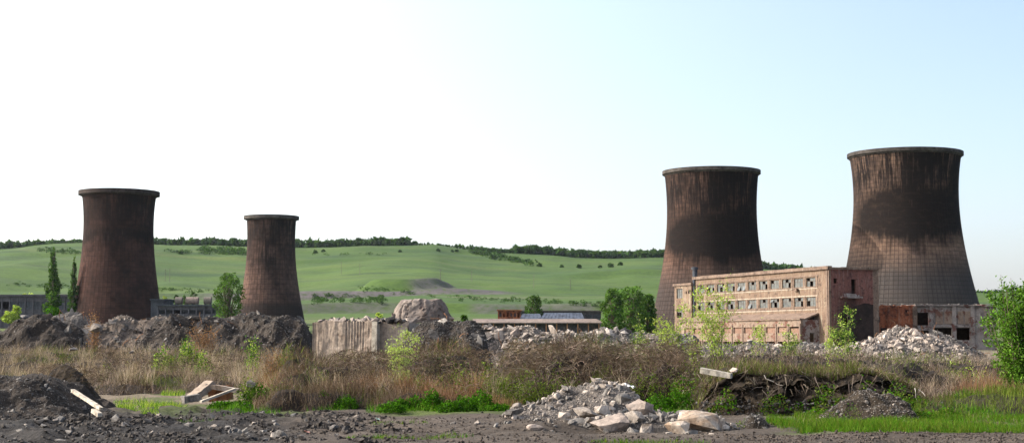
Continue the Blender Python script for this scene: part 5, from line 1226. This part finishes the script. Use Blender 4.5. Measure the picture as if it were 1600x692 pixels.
def tufts(name, label, spots, cols, n, h, w=.006):
    p_ = np.array([q[0] for q in spots]); Y = np.array([q[1] for q in spots]); x = (p_ - 800) / F * Y; i_ = rng.integers(0, len(p_), n)
    B = np.stack([x[i_] + rng.normal(0, .11, n), Y[i_] + rng.normal(0, .11, n), zg(x, Y)[i_]], -1); hs_ = rng.uniform(h[0], h[1], len(p_))[i_]
    V, Fc, C = blades(B, hs_ * rng.uniform(.5, 1.05, n), hs_ * rng.uniform(.1, .55, n), rng.uniform(0, 6.28, n), w * rng.uniform(.5, 1.4, n), pal(n, cols, None, .25), 2, rng.uniform(0, .6, n))
    tag(link(name, npmesh(name, V, Fc, C), M['weed']), label, 'grass tufts', kind='stuff')
STR = [(.36, .28, .20), (.28, .21, .15), (.42, .34, .26)]
tufts('straw_tufts', 'pale straw tufts standing in the scrub', [(random.uniform(395, 1100), random.uniform(45.2, 49)) for q_ in range(80)] + [(random.uniform(0, 450), random.uniform(56, 76)) for q_ in range(150)] + [(random.uniform(1150, 1560), random.uniform(51, 70)) for q_ in range(120)], STR, 17000, (.5, 1.35))
tufts('red_stalks', 'rust coloured seedy stalks among the scrub', [(random.uniform(405, 470), random.uniform(45.5, 50)) for q_ in range(16)] + [(random.uniform(560, 760), random.uniform(44.6, 47)) for q_ in range(26)] + [(random.uniform(1500, 1560), random.uniform(47, 50)) for q_ in range(8)], RED, 5000, (.5, 1.3))
leafy('weeds_on_heap', 'small green weeds creeping up the stony brown heap', [(1295, 37.6, .4, .3, 260), (1330, 37.3, .3, .45, 160), (1420, 37.6, .4, .35, 300), (1440, 37.8, .4, .25, 300), (1160, 34.9, .2, .22, 120), (1210, 35.2, .3, .12, 160), (1370, 37.0, .5, .14, 260)], OLI + GRN, (.012, .03))
leafy('ivy', 'green leafy patches on the earth bank', [(1120, 42.0, .35, .3, 300), (1135, 41.8, .4, .7, 400), (1210, 41.7, .5, .6, 450), (1290, 41.8, .45, .9, 500), (1320, 41.6, .5, .5, 400), (1400, 41.6, .6, .9, 600), (1065, 44, .5, .9, 700), (1090, 45, .4, 1.1, 500), (1245, 41.9, .3, .35, 200), (1350, 42, .4, .9, 300), (1395, 41.5, .5, .6, 500), (1430, 42, .5, .5, 500), (1275, 40, .4, .25, 400), (1475, 39, .5, .3, 600), (1440, 38, .4, .25, 400)], GRN + OLI)

# ------------------------------------------------------------------ saplings and the big bush
def sapling(label, px, Y, base_row, top_row, wpx, nst, nlf, cols, leaf=(.03, .07), seed=0, name='sapling', group=None, z0=None, lo=.15, cat='sapling', wood=.018, clump=.10):
    r = np.random.default_rng(seed); random.seed(seed); x = xpx(px, Y); z0 = float(zg(x, Y)) if z0 is None else z0; H = zpx(top_row, Y) - z0; W = wpx * Y / F / 2
    root = empty(name, (x, Y, z0), 0, label, cat, group); tips = []
    mb = MB()
    for s in range(nst):
        a = random.uniform(0, 6.28); l = random.uniform(.3, 1) * W * .9; h = H * (1 if s == 0 else random.uniform(.6, .95)); pts = []
        for k in range(6):
            t = k / 5; pts.append(Vector((math.cos(a) * l * t ** 1.2 + random.gauss(0, .03) * t, math.sin(a) * l * t ** 1.2 + random.gauss(0, .03) * t, -.1 + (h + .1) * t)))
        mb.tube(pts, [wood * (1.2 - t * .2) for t in range(6)], 5)
        for b_ in range(int(7 + H * 2)):
            t = random.uniform(lo, .97); k = int(t * 5); f = t * 5 - k; p = pts[k].lerp(pts[min(k + 1, 5)], f)
            aa = random.uniform(0, 6.28); bl = W * random.uniform(.25, .8) * (1.1 - t * .75); q = p + Vector((math.cos(aa) * bl, math.sin(aa) * bl, bl * random.uniform(.3, 1.1)))
            mb.tube([p, p.lerp(q, .5) + Vector((0, 0, -.04)), q], [wood * .5, wood * .35, wood * .18], 4)
            for e in range(3): tips.append(p.lerp(q, random.uniform(.35, 1)))
            tips.append(q)
        tips.append(pts[-1])
    mb.build('trunk', M['bark'], root)
    T = np.array([t[:] for t in tips]); idx = r.integers(0, len(T), nlf)
    C = T[idx] + r.normal(0, clump, (nlf, 3)) * np.array([1.4, 1.4, 1.0]); V, Fc, Cc = leaves(C, r.uniform(leaf[0], leaf[1], nlf), pal(nlf, cols, None, .25), .5)
    link('crown', npmesh('crown', V, Fc, Cc), M['leaf'], root); return root
sapling('tall thin sapling with sparse yellow green leaves before the factory windows', 1122, 72, 560, 426, 96, 6, 2500, YEL, (.03, .075), 1)
sapling('leaning yellow green sapling at the foot of the sooty tower', 1046, 70, 545, 474, 62, 6, 1700, YEL, (.03, .07), 2)
sapling('bright sapling in front of the dark side wall of the factory', 1326, 80, 560, 478, 52, 5, 1700, YEL + LEAFG, (.035, .08), 3)
sapling('short sapling left of the dark doorway of the annex end', 1296, 82, 560, 512, 24, 3, 700, YEL, (.03, .07), 4)
sapling('low sapling in front of the annex wall', 1238, 80, 560, 508, 46, 5, 1300, YEL + LEAFG, (.03, .07), 5)
sapling('thin sapling left of centre of the annex wall', 1185, 80, 560, 498, 34, 3, 600, YEL, (.03, .07), 6)
sapling('pale feathery sapling in front of the concrete block', 626, 47.5, 600, 508, 58, 7, 3600, [(.34, .42, .13), (.28, .36, .10), (.22, .28, .07)], (.018, .045), 7, lo=.08, wood=.012, clump=.07)
sapling('narrow bright green shoot left of the dry weeds', 395, 60, 600, 525, 12, 2, 700, YEL + GRN, (.03, .06), 8, lo=.1)
sapling('small yellow green sapling in front of the low rubble', 1085, 72, 545, 500, 30, 3, 700, YEL, (.03, .07), 9)
sapling('dark green sapling beside the clump of trees', 1003, 78, 545, 494, 22, 4, 700, LEAFG + YEL, (.04, .08), 10)
sapling('rust red dry dock stalk standing up from the left ridge', 148, 82, 530, 478, 12, 5, 900, RED, (.03, .06), 11, name='dry_plant', cat='plant')
sapling('rust brown dry plants on the slope of the spoil ridge', 318, 76, 540, 503, 50, 16, 2600, RED, (.02, .05), 12, name='dry_plant', cat='plant', lo=.05)
sapling('dry seedy orange plants beside the bright shoot', 432, 52, 580, 545, 64, 22, 2600, RED, (.015, .035), 13, name='dry_plant', cat='plant', lo=.1)
# the big leafy bush at the right edge
def big_bush():
    Y = 49; x = xpx(1604, Y, 560); root = empty('leafy_bush', (x, Y, 0), 0, 'big bright green leafy bush filling the right edge', 'bush'); r = np.random.default_rng(77); random.seed(77)
    Hh = zpx(408, Y); tips = []; mb = MB()
    for s in range(46):
        a = random.uniform(0, 6.28); l = random.uniform(.2, 1.3); h = Hh * (random.uniform(.62, .95) if s > 2 else (.98, .93, .9)[s]) * (1 - .10 * l)
        if s < 3: l = (.78, .45, .2)[s]; a = (math.pi, math.pi * 1.05, 0)[s]
        pts = [Vector((math.cos(a) * l * (k / 6) ** .8 + random.gauss(0, .03), math.sin(a) * l * (k / 6) ** .8, -.1 + h * (k / 6) ** 1.15)) for k in range(7)]
        mb.tube(pts, [.03, .026, .022, .018, .014, .01, .005], 5)
        for b_ in range(24):
            t = random.uniform(.12, .97); k = int(t * 6); p = pts[k].lerp(pts[min(k + 1, 6)], t * 6 - k); aa = random.uniform(0, 6.28); bl = random.uniform(.2, .62) * (1.15 - .8 * t)
            q = p + Vector((math.cos(aa) * bl, math.sin(aa) * bl, bl * random.uniform(0, .8))); mb.tube([p, q], [.007, .003], 4)
            for e in range(3): tips.append(p.lerp(q, random.uniform(.4, 1.05)))
    mb.build('trunk', M['bark'], root)
    T = np.array([t[:] for t in tips]); n = 30000; idx = r.integers(0, len(T), n); C = T[idx] + r.normal(0, .085, (n, 3))
    V, Fc, Cc = leaves(C, r.uniform(.028, .066, n), pal(n, [(.050, .115, .012), (.075, .165, .016), (.028, .065, .010), (.12, .22, .03)], None, .3), .5)
    link('crown', npmesh('crown', V, Fc, Cc), M['leaf'], root)
big_bush()

# ------------------------------------------------------------------ haze
hb_ = MB().box(-2400, 2400, -60, 3300, -12, 260)
def hz(t):
    v = N(t, 'ShaderNodeVolumePrincipled'); v.inputs['Color'].default_value = (.80, .88, 1.0, 1); v.inputs['Density'].default_value = HAZE; v.inputs['Anisotropy'].default_value = .3
    return v.outputs[0]
HAZE = .000012
m_ = bpy.data.materials.new('haze'); m_.use_nodes = True; t_ = m_.node_tree; t_.nodes.clear(); o_ = t_.nodes.new('ShaderNodeOutputMaterial'); t_.links.new(hz(t_), o_.inputs['Volume'])
hz_o = tag(hb_.build('haze', m_), 'pale air haze over the valley', 'haze', kind='stuff')
